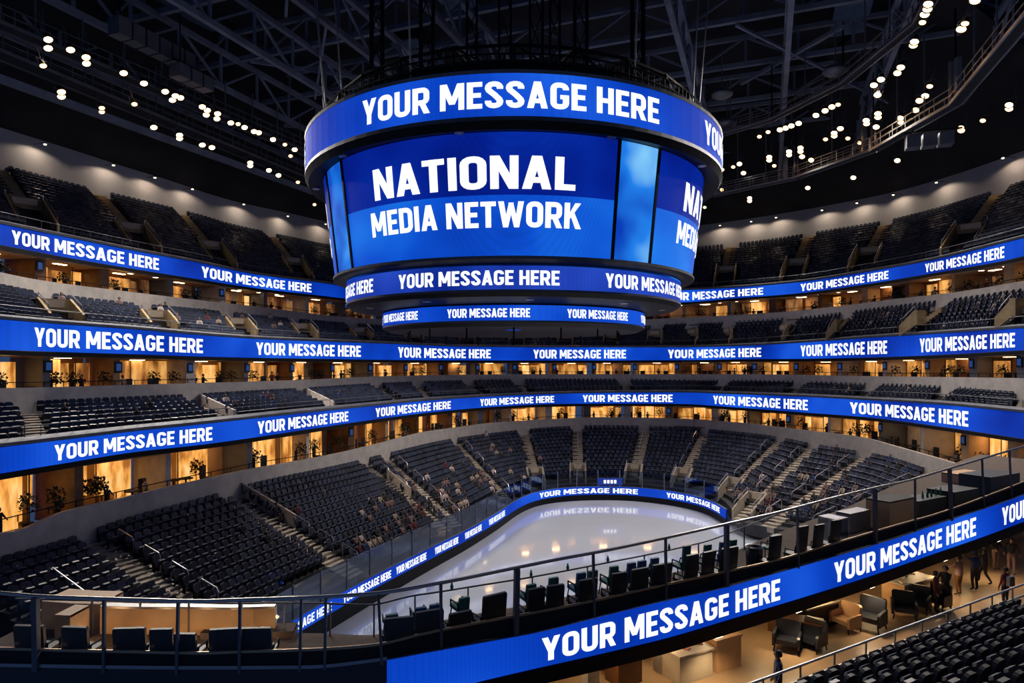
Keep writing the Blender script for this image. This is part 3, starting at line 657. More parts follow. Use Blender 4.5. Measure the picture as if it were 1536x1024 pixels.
cr = [pz(980, 300, 34), pz(1067, 294, 34), pz(1194, 267, 34), pz(1310, 226, 34), pz(1433, 156, 34), pz(1536, 34, 34)]; cr.append(cr[-1]+(cr[-1]-cr[-2])*.8)
catwalk(cr, 'curved lamp catwalk with pale bottom chord under the roof', walk=.8, tops=7, mname='alu')
cr2 = [V((p.x*.84-.5, p.y*.90, 37.5)) for p in cr]
catwalk(cr2, 'inner curved lamp catwalk, higher than the pale-edged one', walk=.7, tops=5)
for i, (x, y) in enumerate([(1178, 267), (1194, 267), (1296, 230), (1310, 226), (1428, 158), (1437, 152), (1077, 292), (1072, 294)]):
    m = MB(); p = pz(x, y, 34.1); m.bar(p, p+V((0, 0, 3.2)), .35); tag(m.build('catwalk_post', 'alu', o=p), f'pale steel post on the curved catwalk, {ordn(i)} one', 'post', 'posts of the curved catwalk')


# ---------------------------------------------------------------- floodlights
def flood_proto():
    hs = MB(); hs.lathe([(.10, .42), (.16, .40), (.20, .22), (.30, .02), (.33, -.02), (.30, -.02)], n=14); hs.box((0, 0, .48), (.22, .22, .18))
    ln = MB(); ln.lathe([(0, -.03), (.24, .0), (.26, .03)], n=14)
    br = MB(); br.tube([(-.36, 0, .1), (-.36, 0, .75), (.36, 0, .75), (.36, 0, .1)], .025, 5); br.tube([(0, 0, .75), (0, 0, 2.3)], .03, 5)
    return hs.mesh('housing', 'black'), ln.mesh('lens', 'lamp'), ln.mesh('lens', 'lampcore'), br.mesh('bracket', 'steel')
FM = flood_proto()
def flood(p, label, group, dim=False, sc_=1.0, power=0, aim=None):
    t = thing('floodlight', label, 'floodlight', p, group=group); t.scale = (sc_,)*3
    d = V(((-p.x)*.45, (30-p.y)*.45, -30)); t.rotation_euler = (-d).to_track_quat('Z', 'Y').to_euler()
    for nm, me in (('housing', FM[0]), ('lens', FM[2] if dim else FM[1]), ('bracket', FM[3])):
        c = bpy.data.objects.new(nm, me); COL.objects.link(c); c.parent = t
    if power:
        l = bpy.data.lights.new('beam', 'SPOT'); l.energy = power; l.spot_size = math.radians(118); l.spot_blend = .6; l.color = (1, .90, .80); l.shadow_soft_size = .5
        o = bpy.data.objects.new('beam', l); COL.objects.link(o); o.parent = t; o.location = (0, 0, -.15)
LA = [(212,175),(212,213),(310,220),(378,253),(380,280),(543,322),(632,367),(725,403),(770,422),(792,430),(757,440),(888,470),(910,485),(905,505),(955,500),(952,522),(1013,540),(1073,560),(1115,578),(1135,583),(1045,545,1),(1198,613),(1250,635,1),(1293,657),(1275,685,1)]
LB_ = [(270,405),(270,425),(447,475,1),(447,492,1),(590,458,1),(675,560),(788,594),(788,608),(888,637),(930,648),(1098,715),(1098,728),(1180,748),(1222,770),(1307,800,1),(1380,898,1),(190,290,1)]
RA = [(1100,20),(1097,42),(1085,65),(1075,100,1),(1040,185),(1035,200),(980,297),(965,322),(893,350),(862,375),(705,460,1),(678,470),(648,487),(608,507),(532,542),(500,553),(475,563),(450,570),(398,580,1),(360,600,1)]
RB = [(878,418),(880,500),(880,515),(828,530),(830,543),(872,558),(1087,422),(1062,443),(1045,484),(977,520),(977,535),(715,565),(688,585),(688,597),(748,608,1),(650,612,1),(800,627,1),(540,650),(540,665),(490,666),(490,680),(547,688),(587,703),(403,690),(403,703),(425,728,1),(272,720),(245,733,1),(290,760),(197,745,1)]
RC = [(1305,5),(1245,130),(1262,105,1),(1455,462),(1455,478),(1340,530,1),(1245,560,1),(1245,573),(1137,612),(1137,625),(965,705),(772,780),(572,825),(317,870),(317,882),(1107,380,1),(195,833,1),(120,910,1)]
for lst, ox, z, lab, grp, pw in ((LA, 0, 36.6, 'warm floodlight in the inner row under the straight catwalks', 'floodlights of the inner straight row', 6), (LB_, 0, 34.6, 'warm floodlight in the outer row over the straight catwalks', 'floodlights of the outer straight row', 5),
                             (RA, 1016, 37, 'warm floodlight in the highest arc above the curved catwalk', 'floodlights of the high arc', 6), (RB, 1016, 36, 'warm floodlight hung along the curved catwalk', 'floodlights of the curved catwalk', 8), (RC, 1016, 35, 'warm floodlight hung alone beyond the curved catwalk', 'single floodlights beyond the curved catwalk', 6)):
    for i, q in enumerate(lst):
        p = pz(ox+q[0]/2.925, q[1]/2.925, z); dim = len(q) > 2
        flood(p, f'{lab}, {ordn(i)} along', grp, dim, .8 if dim else 1.0, power=(6000 if i % pw == 2 else 0))
# domed speakers and a speaker array
for i, (x, y, r_) in enumerate([(1253, 106, .95), (1083, 141, .9), (1091, 185, .95)]):
    p = pz(x, y, 38.5); t = thing('hanging_speaker', ['domed speaker hanging alone below the cross beams', 'domed speaker higher up beside the scoreboard', 'domed speaker just beside the scoreboard ring'][i], 'speaker', p)
    m = MB(); m.lathe([(0, -.45*r_), (.6*r_, -.38*r_), (r_*1.0, -.1*r_), (r_, 0), (.7*r_, .35*r_), (0, .5*r_)], p, 20); m.build('dome', 'steel', t, smooth=True)
    m = MB(); m.tube([p+V((0, 0, .4)), p+V((0, 0, 4))], .05, 5); m.build('rod', 'steel', t)
for i, (x, y, n) in enumerate([(180, 42, 6), (270, 108, 3), (1369, 214, 3)]):
    p = pz(x, y, 39 if i == 0 else 37.2 if i == 1 else 33); t = thing('line_array', ['long bank of dark speaker boxes above the catwalks', 'short bank of dark boxes over the inner catwalk', 'grey square speaker bank beyond the curved catwalk'][i], 'speakers', p)
    for k in range(n):
        m = MB(); dirv = AX if i < 2 else BX; m.box(p+dirv*(k*1.15), (1.0, 1.1, 1.3 if i == 0 else 1.0), ux=dirv); m.build('speaker_box', 'steel', t)
    m = MB(); m.bar(p-dirv*.6+V((0, 0, .8)), p+dirv*(n*1.15)+V((0, 0, .8)), .12); m.tube([p+V((0, 0, .8)), p+V((0, 0, 4.5))], .05, 5); m.build('frame', 'black', t)
# ================================================================ AISLES, PORTALS, HANDRAILS
def stairs(T, x, half, label, m, group, v0=0, v1=1):
    t = MB(); n = T.rows
    for i in range(n):
        for k in range(2):
            va, vb = (i+k*.5)/n, (i+k*.5+.5)/n
            if va < v0 or vb > v1+1e-6: continue
            a, b = T.p(x, va), T.p(x, vb); d = V((b.x-a.x, b.y-a.y, 0)); sd = V((d.y, -d.x, 0)).normalized()
            z = T.row_z(x, i)+(T.row_z(x, 1)-T.row_z(x, 0))*(.5*k)+.03; zb_ = z-.45
            t.par(V((a.x, a.y, zb_))-sd*half, sd*2*half, V((d.x, d.y, 0)), V((0, 0, z-zb_)))
    o = t.build('aisle_stairs', m, o=T.p(x, (v0+v1)/2)); return tag(o, label, 'stairs', group)
def portal(T, x, v0, v1, label, group, W=1.35, m='stair_gold'):
    """entry portal cut into a tier: two sloping side walls, a header slab, a dark mouth and a small lit panel"""
    a, b = T.p(x, v0), T.p(x, v1); d = V((b.x-a.x, b.y-a.y, 0)); L = d.length; d.normalize(); sd = V((d.y, -d.x, 0))
    z0 = T.row_z(x, 0)+(T.top(x).z-T.bot(x).z)*v0; z1 = T.row_z(x, 0)+(T.top(x).z-T.bot(x).z)*v1
    t = thing('entry_portal', label, 'portal', V((a.x, a.y, z0)), group=group)
    for sgn in (-1, 1):
        mb = MB(); o = V((a.x, a.y, 0))+sd*sgn*W
        mb.prism([o+V((0, 0, z0-.4)), o+d*L+V((0, 0, z1-.4)), o+d*L+V((0, 0, z1+1.0)), o+d*.2+V((0, 0, z0+.75)), o+V((0, 0, z0+.6))], sd*-sgn*.16); mb.build('side_wall', m, t)
        mb = MB(); o2 = o-sd*sgn*.08; mb.tube([o2+d*.2+V((0, 0, z0+.8)), o2+d*.3+V((0, 0, z0+1.25)), o2+d*(L-.1)+V((0, 0, z1+1.35)), o2+d*L+V((0, 0, z1+1.0))], .035, 5); mb.build('hand_rail', 'rail', t)
    mb = MB(); o = V((a.x, a.y, z1))+d*L; mb.par(o-sd*W-V((0, 0, .4)), sd*2*W, d*.25, V((0, 0, 1.35))); mb.build('header', m, t)
    mb = MB(); mb.par(o-sd*(W-.25)-d*.06-V((0, 0, 1.5)), sd*2*(W-.25), d*.05, V((0, 0, 1.5))); mb.build('dark_opening', 'blackmat', t)
    mb = MB(); mb.par(o-sd*(W-.5)-d*.1+V((0, 0, .35)), sd*2*(W-.5), d*.05, V((0, 0, .5))); mb.build('sign_panel', 'cream', t)
ANC = {'upper': 'top tier', 'club': 'tier under the top suites', 'middle': 'tier under the middle suites', 'lower': 'bowl'}
def vis(p): q = proj(p); return -60 < q[0] < 1600
k = 0
for x in UP.aisles:
    if not vis(UP.p(x, .5)): continue
    stairs(UP, x, .8, f'narrow lit steps climbing the top tier, {ordn(k)} counted from the wide-steps side', 'stair_gold', 'steps in the top tier', .34, 1)
    portal(UP, x, .05, .34, f'tan entry portal in the top tier, {ordn(k)} counted from the wide-steps side', 'entry portals in the top tier'); k += 1
k = 0
for x in T2.aisles:
    if not vis(T2.p(x, .5)): continue
    stairs(T2, x, .5, f'tan steps in the tier under the top suites, {ordn(k)} from the wide-steps side', 'stair_gold', 'steps under the top suites', .56, 1)
    portal(T2, x, .20, .56, f'tan entry portal in the tier under the top suites, {ordn(k)} from the wide-steps side', 'entry portals under the top suites', 1.1); k += 1
for k, x in enumerate(T3.aisles):
    stairs(T3, x, .5, f'concrete steps in the middle tier, {ordn(k)} from the wide-steps side', 'stair', 'steps in the middle tier')
for k, x in enumerate(LB.aisles):
    wide = x in (130, 345)
    stairs(LB, x, 1.0 if x == 130 else .85 if wide else .62, f'{"broad " if wide else ""}pale concrete steps in the bowl, {ordn(k)} flight from the near kiosk side', 'stair', 'flights of steps in the bowl', 0 if x < 780 or x > 1200 else .12)
for k, x in enumerate([786, 866, 968, 1058, 1170, 1220]):
    portal(LB, x, .02, .2, f'pale ice-level entry portal below the steps, {ordn(k)} round the curved end', 'ice-level entry portals', .95, 'stair')
# long side parapets of the wide ramps in the middle tier and the bowl
def parapet(T, x, v0, v1, dx, label, h=1.0, m='concrete', sgn=1):
    P = [T.p(x+dx, v0+(v1-v0)*i/6) for i in range(7)]; mb = MB()
    for a, b, i in zip(P, P[1:], range(6)):
        va = v0+(v1-v0)*i/6; vb = v0+(v1-v0)*(i+1)/6; za = T.row_z(x, 0)+(T.top(x).z-T.bot(x).z)*va; zb_ = T.row_z(x, 0)+(T.top(x).z-T.bot(x).z)*vb
        d = V((b.x-a.x, b.y-a.y, 0)); sd = V((d.y, -d.x, 0)).normalized()*.14
        mb.prism([V((a.x, a.y, za-.3)), V((b.x, b.y, zb_-.3)), V((b.x, b.y, zb_+h)), V((a.x, a.y, za+h))], sd)
    return tag(mb.build('side_parapet', m, o=P[3]), label, 'parapet')
parapet(LB, 345, .55, 1, 16, 'tan side parapet at the top of the second broad flight', .9, 'stair')
parapet(LB, 545, .45, .75, 8, 'tan side parapet along the third flight of the bowl', .9, 'stair')
parapet(T3, 285, .1, 1, 14, 'sloping pale parapet beside the wide dark ramp of the middle tier', .7)
parapet(T3, 450, .1, 1, 8, 'sloping parapet of the second ramp in the middle tier', .7)
# handrails: bent tubes along the steps
def handrail(T, x, v0, v1, off, k, label, group):
    a, b = T.p(x, v0), T.p(x, v1); z = lambda v: T.row_z(x, 0)+(T.top(x).z-T.bot(x).z)*v
    d = V((b.x-a.x, b.y-a.y, 0)).normalized(); sd = V((d.y, -d.x, 0))*off; a = V((a.x, a.y, z(v0)))+sd; b = V((b.x, b.y, z(v1)))+sd; U = V((0, 0, 1))
    m = MB(); m.tube([a, a+U*.75, a+U*.92+(b-a)*.08, b+U*.92-(b-a)*.08, b+U*.78, b], .035, 6)
    tag(m.build('handrail', 'rail', o=a), label, 'handrail', group)
kk = 0
for x, off, n in ((130, 1.15, 5), (345, 1.0, 5), (0, 1.0, 2), (545, .8, 4), (577, .8, 4), (682, .8, 4), (1058, -.8, 4), (1170, -.8, 4), (1220, -.8, 4), (1300, -.8, 4), (866, 0, 2), (968, 0, 2), (1400, -.8, 3)):
    for i in range(n):
        handrail(LB, x, .06+i*.93/n, .06+(i+.62)*.93/n, off, kk, f'bent metal handrail, {ordn(i)} up the flight of bowl steps number {LB.aisles.index(x)+1 if x in LB.aisles else 0} from the kiosks', 'handrails of the bowl steps'); kk += 1

# ================================================================ SUITES
def stool_mesh():
    m = MB(); m.box((0, 0, .52), (.44, .44, .08)); m.box((0, -.21, .82), (.44, .06, .56)); 
    for sx in (-.18, .18):
        for sy in (-.18, .18): m.box((sx, sy, .25), (.05, .05, .5))
    m.box((0, -.24, 1.02), (.36, .05, .16)); return m.mesh('suite_stool', 'blackmat')
STM = stool_mesh()
def table_mesh():
    m = MB(); m.lathe([(0, .78), (.38, .78), (.38, .74), (.05, .72), (.05, .04), (.25, .02), (.25, 0)], n=10); return m.mesh('pub_table', 'blackmat')
TBM = table_mesh()
plm = MB()
random.seed(3)
for k in range(130):
    a = random.uniform(0, 6.28); el = random.uniform(-.2, 1.4); r = random.uniform(.12, .34); c = V((math.cos(a)*math.cos(el)*r, math.sin(a)*math.cos(el)*r, .75+math.sin(el)*r*1.3)); u = V((random.uniform(-1, 1), random.uniform(-1, 1), random.uniform(-.2, 1))).normalized()*.14; s_ = u.cross(V((0, 0, 1))).normalized()*.045
    plm.face([c, c+u*.5+s_, c+u, c+u*.5-s_])
plm.lathe([(.0, 0), (.13, 0), (.17, .36), (.14, .36), (0, .34)], n=8, mi=1)
plm.tube([(0, 0, .3), (.02, 0, .85)], .02, 4)
PLM = plm.mesh('potted_plant', [mat('dark_leaf', (.012, .02, .010), .7), M['blackmat']])
counts = {'stool': 0, 'table': 0, 'plant': 0}
SUITE_P = []
def suites(lev, gf, gceil, xa, xb, bay, depth_, bright, words, seed, down=True):
    rnd = random.Random(seed); x = xa; bi = 0
    while x < xb:
        L0 = (gf(x+1)-gf(x)).length; x2 = x+bay/max(L0, .02)
        a, b = gf(x), gf(x2); ca, cb = gceil(x), gceil(x2); n = inner(gf, (x+x2)/2); zf = (a.z+b.z)/2-.95; zc = (ca.z+cb.z)/2-.36
        A, B_ = V((a.x, a.y, zf)), V((b.x, b.y, zf)); d = B_-A; du = d.normalized(); H = zc-zf; out = -n
        t = thing('suite', f'lit {words} suite, {ordn(bi)} bay counted from the kiosk side', 'suite', (A+B_)/2, group=f'{words} suites'); cn = {}
        r = rnd.random()
        m = MB(); m.par(A+out*depth_, d, out*.1, V((0, 0, H))); m.build('back_wall', 'tan', t)
        m = MB(); m.par(A+out*.02-V((0, 0, .12)), d, out*(depth_+.1), V((0, 0, .12))); m.build('suite_floor', 'wood', t)
        m = MB(); m.par(A+V((0, 0, H)), d, out*(depth_+.1), V((0, 0, .12))); m.build('suite_ceiling', 'tan', t)
        pw = rnd.choice((.35, .5, .9)); m = MB(); m.par(A+out*.25, du*pw, out*(depth_-.25), V((0, 0, H))); m.build('partition', rnd.choice(('concrete', 'tan', 'wood', 'steel')), t)
        # lit rooms behind glazed openings
        u = pw/bay+.03; Ltot = d.length
        while u < .95:
            wv = rnd.uniform(.16, .42); u2 = min(u+wv, .98); kind_ = rnd.random()
            dd = rnd.uniform(.45, .95)*depth_
            if kind_ < bright: 
                mm = rnd.choice(('pane_hot', 'pane_mid', 'pane_mid') if lev < 3 else ('pane_hot', 'pane_hot', 'pane_mid'))
                if lev == 1: mm = rnd.choice(('pane_mid', 'pane_dim', 'pane_dim', 'pane_hot'))
                m = MB(); lo_ = rnd.choice((.05, .1, .3)); m.par(A+d*u+out*dd+V((0, 0, H*lo_)), d*(u2-u), out*.04, V((0, 0, H*(rnd.choice((.88, .97))-lo_)))); m.build('lit_window', mm, t)
                m = MB(); m.par(A+d*u+out*(dd-.05), du*.07, out*.05, V((0, 0, H))); m.build('mullion', 'wood', t)
            elif kind_ < bright+.25:
                m = MB(); m.par(A+d*u+out*dd, d*(u2-u), out*.05, V((0, 0, H))); m.build('panel', rnd.choice(('tanbox', 'wood', 'tan', 'stair')), t)
            u = u2+.01
        m = MB(); c = A+d*rnd.uniform(.35, .65)+out*depth_*.35+V((0, 0, H-.03)); m.par(c-du*.5, du*1.0, out*.35, V((0, 0, .02))); m.build('ceiling_light', 'suitelight', t)
        if lev == 2 or rnd.random() < .2:
            m = MB(); m.par(A+out*.15+du*.05+V((0, 0, H-.95)), du*.55, out*.1, V((0, 0, .8)), 0); m.par(A+out*.13+du*.15+V((0, 0, H-.8)), du*.35, out*.02, V((0, 0, .5)), 1); m.build('wall_screen', ['blackmat', 'screen'], t)
        # furniture standing in the bay
        mid = (A+B_)/2
        if -20 < proj(mid)[0] < 1560:
            for q in range(rnd.choice((4, 5, 6, 7))):
                f_ = rnd.uniform(.12, .92); p = A+d*f_+out*rnd.uniform(.35, 1.1)
                kd = rnd.choice(('stool', 'stool', 'plant', 'table', 'plant', 'person', 'person'))
                if kd == 'person': cn['p'] = cn.get('p', -1)+1; SUITE_P.append((V((p.x, p.y, zf+.01)), math.atan2(n.y, n.x)-math.pi/2+rnd.uniform(-1.2, 1.2), words, bi, cn['p'])); continue
                me = {'stool': STM, 'table': TBM, 'plant': PLM}[kd]
                o = bpy.data.objects.new({'stool': 'suite_stool', 'table': 'pub_table', 'plant': 'potted_plant'}[kd], me); COL.objects.link(o)
                o.location = (p.x, p.y, zf+.01); o.rotation_euler = (0, 0, math.atan2(n.y, n.x)-math.pi/2+rnd.uniform(-.5, .5)); sc0 = {'table': 1.2, 'stool': 1.25, 'plant': 1.6}[kd]; o.scale = (sc0, sc0, sc0*(1.15 if lev == 3 else 1.0))
                w_ = {'stool': 'black high stool', 'table': 'small round black table', 'plant': 'bushy dark potted plant'}[kd]
                cn[kd] = cn.get(kd, -1)+1; tag(o, f'{ordn(cn[kd])} {w_} in the {ordn(bi)} {words} suite', {'stool': 'stool', 'table': 'table', 'plant': 'plant'}[kd], f'{w_}s in the {words} suites')
        if down and lev == 1:
            for q in (.25, .75):
                pass
        # guard rail on the parapet
        m = MB(); g0, g1 = V((a.x, a.y, a.z))+out*.1, V((b.x, b.y, b.z))+out*.1; m.bar(g0+V((0, 0, .32)), g1+V((0, 0, .32)), .05)
        for q in range(4): pp = g0.lerp(g1, q/4); m.bar(pp, pp+V((0, 0, .32)), .04)
        m.build('guard_rail', 'black', t)
        x = x2; bi += 1
g1 = rail(w1t, Y1, .25); g2 = rail(w2t, Y2, .25); g3 = rail(w3t, Y3, .25)
suites(1, g1, rail(r1b, Y1), -70, 1620, 6.0, 3.2, .6, 'top-level', 11)
suites(2, g2, rail(r2b, Y2), -70, 1620, 5.5, 3.2, .80, 'middle-level', 12)
suites(3, g3, rail(r3b, Y3), -70, 1620, 5.5, 3.4, .85, 'bowl-level', 13)
# round downlights in the soffit under the top ribbon
x = -20; i = 0; gb1 = rail(r1b, Y1)
while x < 1550:
    p = gb1(x)-inner(gb1, x)*.75-V((0, 0, .34)); m = MB(); m.lathe([(.0, -.02), (.19, -.02), (.24, 0), (.24, .04)], p, 10)
    if not 540 < proj(p)[0] < 1020: tag(m.build('soffit_downlight', 'down', o=p), f'round warm downlight in the soffit below the topmost ribbon, {ordn(i)} from the wide-steps side', 'downlight', 'downlights under the topmost ribbon')
    x += 2.6/max((gb1(x+1)-gb1(x)).length, .02); i += 1
# wall washers on the grey back wall
gw = rail(wlt, YU)
for i, (x, y) in enumerate([(50, 218), (157, 250), (218, 268), (275, 285), (354, 308), (419, 325), (477, 337), (1085, 340), (1133, 334), (1171, 328), (1241, 317), (1296, 306), (1354, 293), (1422, 274), (1525, 237)]):
    p0 = gw(x); p = V((p0.x, p0.y, CZ+(HZ-y)/F*YU(x)))+inner(gw, x)*1.5
    t = thing('wall_washer', f'tiny warm spotlight on the grey back wall, {ordn(i)} counted from the wide-steps side', 'spotlight', p, group='spotlights on the grey back wall')
    m = MB(); m.lathe([(0, -.1), (.12, -.1), (.12, .12), (0, .12)], p, 10); m.tube([p+V((0, 0, .1)), p-inner(gw, x)*1.45+V((0, 0, .1))], .03, 4); m.build('housing', 'black', t)
    m = MB(); m.lathe([(0, -.105), (.10, -.105)], p, 10); m.lathe([(.125, -.1), (.125, -.02)], p, 10); m.build('lens', 'down', t)
    l = bpy.data.lights.new('beam', 'SPOT'); l.energy = 210; l.spot_size = math.radians(158); l.spot_blend = .35; l.color = (1, .76, .52); l.shadow_soft_size = .08
    o = bpy.data.objects.new('beam', l); COL.objects.link(o); o.parent = t; o.location = (0, 0, -.14); o.rotation_euler = (V((0, 0, 1))+inner(gw, x)*.25).to_track_quat('Z', 'Y').to_euler()
# ================================================================ NEAR TERRACE DECK WITH ITS OWN RIBBON
YD = depth([15.2, 15.05, 15.0, 15.0, 15.1, 15.4, 16.0, 17.2, 18.4, 19.9, 20.9, 22.6, 24.8, 27.5, 31.5])
dgold = tab({0:972, 100:975, 200:977, 300:979, 360:977, 460:974, 560:967, 640:949, 740:929.5, 840:911, 900:898.5, 1000:876, 1100:854.5, 1160:833+8, 1260:812, 1360:783, 1400:772, 1500:736, 1536:722})
dtop = tab({-100:997, 0:1000, 300:1004, 460:1003, 560:993, 640:979, 740:961, 800:950, 900:925, 1000:900.6, 1060:888, 1160:861, 1260:832.5, 1360:802, 1400:788, 1500:755, 1536:741.5})
dbot = tab({-100:1046, 0:1049, 300:1055, 460:1056, 560:1050, 640:1040, 740:1017, 800:1003, 900:980.6, 1000:956.6, 1100:927, 1200:897, 1300:865.6, 1400:830.6, 1480:803, 1536:782})
drail = tab({0:889, 60:894, 200:899, 300:901.5, 360:899.5, 460:896, 560:890, 660:874, 770:852, 840:838, 900:827, 1000:806, 1093:785, 1160:770, 1260:744, 1310:732, 1360:721, 1425:702, 1536:669})
Gg, Gt, Gb, Gr = rail(dgold, YD), rail(dtop, YD), rail(dbot, YD), rail(drail, YD)
DX = frange(-110, 1640, 110); U = V((0, 0, 1))
ribD = ribbon(Gt, Gb, 'near blue ribbon board on the front of the glass-railed terrace', [(812, 1169), (1250, 1463), (1502, 1640)], None, lip_top=.08, lip_bot=.42, xs=[q for q in DX if q > 575], dep=.35, rail_h=0)
m = MB(); dk = [q for q in DX if q <= 592]; m.loft([Gb(x) for x in dk], [Gt(x) for x in dk]); m.loft([Gt(x) for x in dk], [Gt(x)-inner(Gt, x)*.4 for x in dk])
tag(m.build('fascia_panel', mat('dark_gloss_panel', (.015, .018, .03), .18, spec=.6), o=Gb(300)), 'dark glossy unlit fascia continuing from the near ribbon board', 'fascia')
# deck slab: floor .55 below the curb line, a black curb band and a warm-lit nosing
def floor_z(x): return Gg(x).z-.62
dwc = tab({-110:2.6, 300:2.6, 600:2.8, 1000:2.9, 1200:3.0, 1300:3.5, 1400:4.2, 1536:5.2, 1700:5.5})
dw = tab({-110:2.6, 300:2.6, 450:2.5, 600:2.1, 1000:2.1, 1120:2.3, 1200:2.8, 1300:3.5, 1400:4.2, 1536:5.2, 1700:5.5})
m = MB(); N_ = [inner(Gg, x) for x in DX]
m.loft([Gt(x)-n*.02+U*.05 for x, n in zip(DX, N_)], [Gg(x)-n*.06-U*.05 for x, n in zip(DX, N_)], 0)       # curb band
m.loft([Gg(x)-n*.06-U*.05 for x, n in zip(DX, N_)], [V((*Gg(x).xy, 0))-n*.06+U*floor_z(x) for x, n in zip(DX, N_)], 0)
m.loft([V((*Gg(x).xy, floor_z(x))) for x in DX], [V((*(Gg(x)-n*dw(x)).xy, floor_z(x))) for x, n in zip(DX, N_)], 1)
m.loft([V((*(Gg(x)-n*dw(x)).xy, floor_z(x))) for x, n in zip(DX, N_)], [V((*(Gg(x)-n*dw(x)).xy, floor_z(x)-.5)) for x, n in zip(DX, N_)], 0)
m.loft([V((*(Gg(x)-n*dw(x)).xy, floor_z(x)-.5)) for x, n in zip(DX, N_)], [Gb(x)-n*.35-U*.4 for x, n in zip(DX, N_)], 0)
tag(m.build('floor_terrace', ['blackmat', 'carpet']), 'narrow terrace floor behind the near blue ribbon', kind='structure')
m = MB(); m.loft([Gt(x)+inner(Gt, x)*.04+U*.02 for x in dk], [Gt(x)+inner(Gt, x)*.02+U*.09 for x in dk]); tag(m.build('trim_2', 'alu'), 'pale metal strip along the dark unlit fascia', kind='structure')
m = MB(); m.tube([Gg(x) for x in DX], .035, 6); tag(m.build('trim_1', mat('nosing_brass', (.55, .40, .25), .35, .7)), 'warm-lit metal nosing along the terrace curb', kind='structure')
# glass balustrade: one rail, posts and panes
posts = [(-60, 1), (55, 1), (157, 0), (267, 0), (360, 0), (451, 0), (488, 0), (570, 0), (661, 0), (774, 1), (890, 0), (998, 0), (1089, 1), (1196, 0), (1312, 1), (1372, 0), (1425, 1), (1474, 0), (1515, 0), (1590, 1)]
t = thing('glass_balustrade', 'glass balustrade with dark posts and blue-white top rail along the terrace', 'balustrade', Gg(760))
m = MB(); m.tube([Gr(x) for x in DX], .048, 8); m.build('top_rail', 'rail', t, smooth=True)
for x, big_ in posts:
    m = MB(); p = Gg(x); q = Gr(x); n = inner(Gg, x); w_ = .13 if big_ else .06
    m.box((V((p.x, p.y, (p.z-.5+q.z)/2))+n*.02), (w_, .07 if not big_ else .12, q.z-p.z+.45), ux=Gg(x+3)-Gg(x-3)); m.build('post', 'steel', t)
for (x0, _), (x1, _) in zip(posts, posts[1:]):
    m = MB(); k_ = 4; A = [Gg(x0+(x1-x0)*(i+.05)/k_*(k_/(k_+.1)))+U*.04 for i in range(k_+1)]; Bq = [V((*a.xy, Gr(x0+(x1-x0)*i/k_).z-.06)) for i, a in enumerate(A)]
    m.loft(A, Bq); m.build('pane', 'glass', t)
# inner rail at the far side of the terrace
def far_edge(x, e=.15): return V((*(Gg(x)-inner(Gg, x)*(dw(x)-e)).xy, floor_z(x)))
t = thing('glass_balustrade', 'lower thin glass rail on the ice side of the terrace', 'balustrade', far_edge(760))
xr = frange(-110, 1290, 80); m = MB(); m.tube([far_edge(x)+U*.85 for x in xr], .025, 6); m.build('top_rail', 'steel', t)
for i in range(14):
    x = 20+i*92; m = MB(); m.box(far_edge(x)+U*.42, (.04, .04, .84)); m.build('post', 'steel', t)
m = MB(); m.loft([far_edge(x)+U*.05 for x in xr], [far_edge(x)+U*.8 for x in xr]); m.build('pane', 'glass', t)

# terrace chairs: dark high-back chairs near the glass, small coloured ones facing them
def deck_pt(x, off):
    p = Gg(x); d = V((p.x, p.y, 0)).normalized(); q = p+d*off/max(d.dot(-inner(Gg, x)), .45); return V((q.x, q.y, floor_z(x)))
def chair_parts(w_, h, mname, legs='black'):
    bk = MB(); pr = [(-w_/2, .38), (w_/2, .38), (w_/2*1.02, h-.06), (w_/2*.96, h), (-w_/2*.96, h), (-w_/2*1.02, h-.06)]
    bk.prism([(x, -.26-(z-.4)*.10, z) for x, z in pr], (0, .08, .01)); st = MB(); st.prism([(-w_/2, -.22, .40), (w_/2, -.22, .40), (w_/2, .28, .42), (w_/2-.05, .31, .42), (-w_/2+.05, .31, .42), (-w_/2, .28, .42)], (0, 0, .09))
    ar = []
    for sx in (-1, 1): a = MB(); a.tube([(sx*w_/2, -.22, .45), (sx*(w_/2+.03), -.2, .66), (sx*(w_/2+.03), .18, .66), (sx*w_/2, .22, .45)], .025, 5); ar.append(a)
    lg = []
    for sx in (-1, 1):
        for sy in (-.22, .25): a = MB(); a.tube([(sx*(w_/2-.04), sy, .42), (sx*(w_/2+.02), sy*1.15, 0)], .02, 5); lg.append(a)
    return [('backrest', bk.mesh('backrest', mname)), ('seat', st.mesh('seat', mname))]+[('armrest', a.mesh('armrest', legs)) for a in ar]+[('leg', a.mesh('leg', legs)) for a in lg]
CP = {}
def chair(name, p, ang, w_, h, mname, label, cat='chair', group=None, legs='black'):
    k_ = (round(w_, 1), round(h, 1), mname, legs)
    if k_ not in CP: CP[k_] = chair_parts(k_[0], k_[1], mname, legs)
    t = thing(name, label, cat, p, ang, group)
    for nm, me in CP[k_]: c = bpy.data.objects.new(nm, me); COL.objects.link(c); c.parent = t
    return t
DA = [(37, 79, 928, 'first'), (106, 145, 934, ''), (181, 225, 934, ''), (235, 266, 935, ''), (270, 304, 940, ''), (321, 366, 934, ''), (368, 412, 934, ''), (577, 617, 922, ''), (618, 660, 912, ''), (667, 700, 910, ''), (713, 753, 889, ''),
      (782, 811, 877, ''), (812, 841, 873, ''), (856, 890, 862, ''), (906, 934, 854, ''), (936, 965, 847, ''), (967, 1000, 840, ''), (1016, 1039, 828, ''), (1041, 1063, 822, ''), (1067, 1100, 815, ''), (1142, 1163, 801, ''), (1181, 1204, 787, ''), (1206, 1228, 785, ''), (1232, 1254, 778, '')]
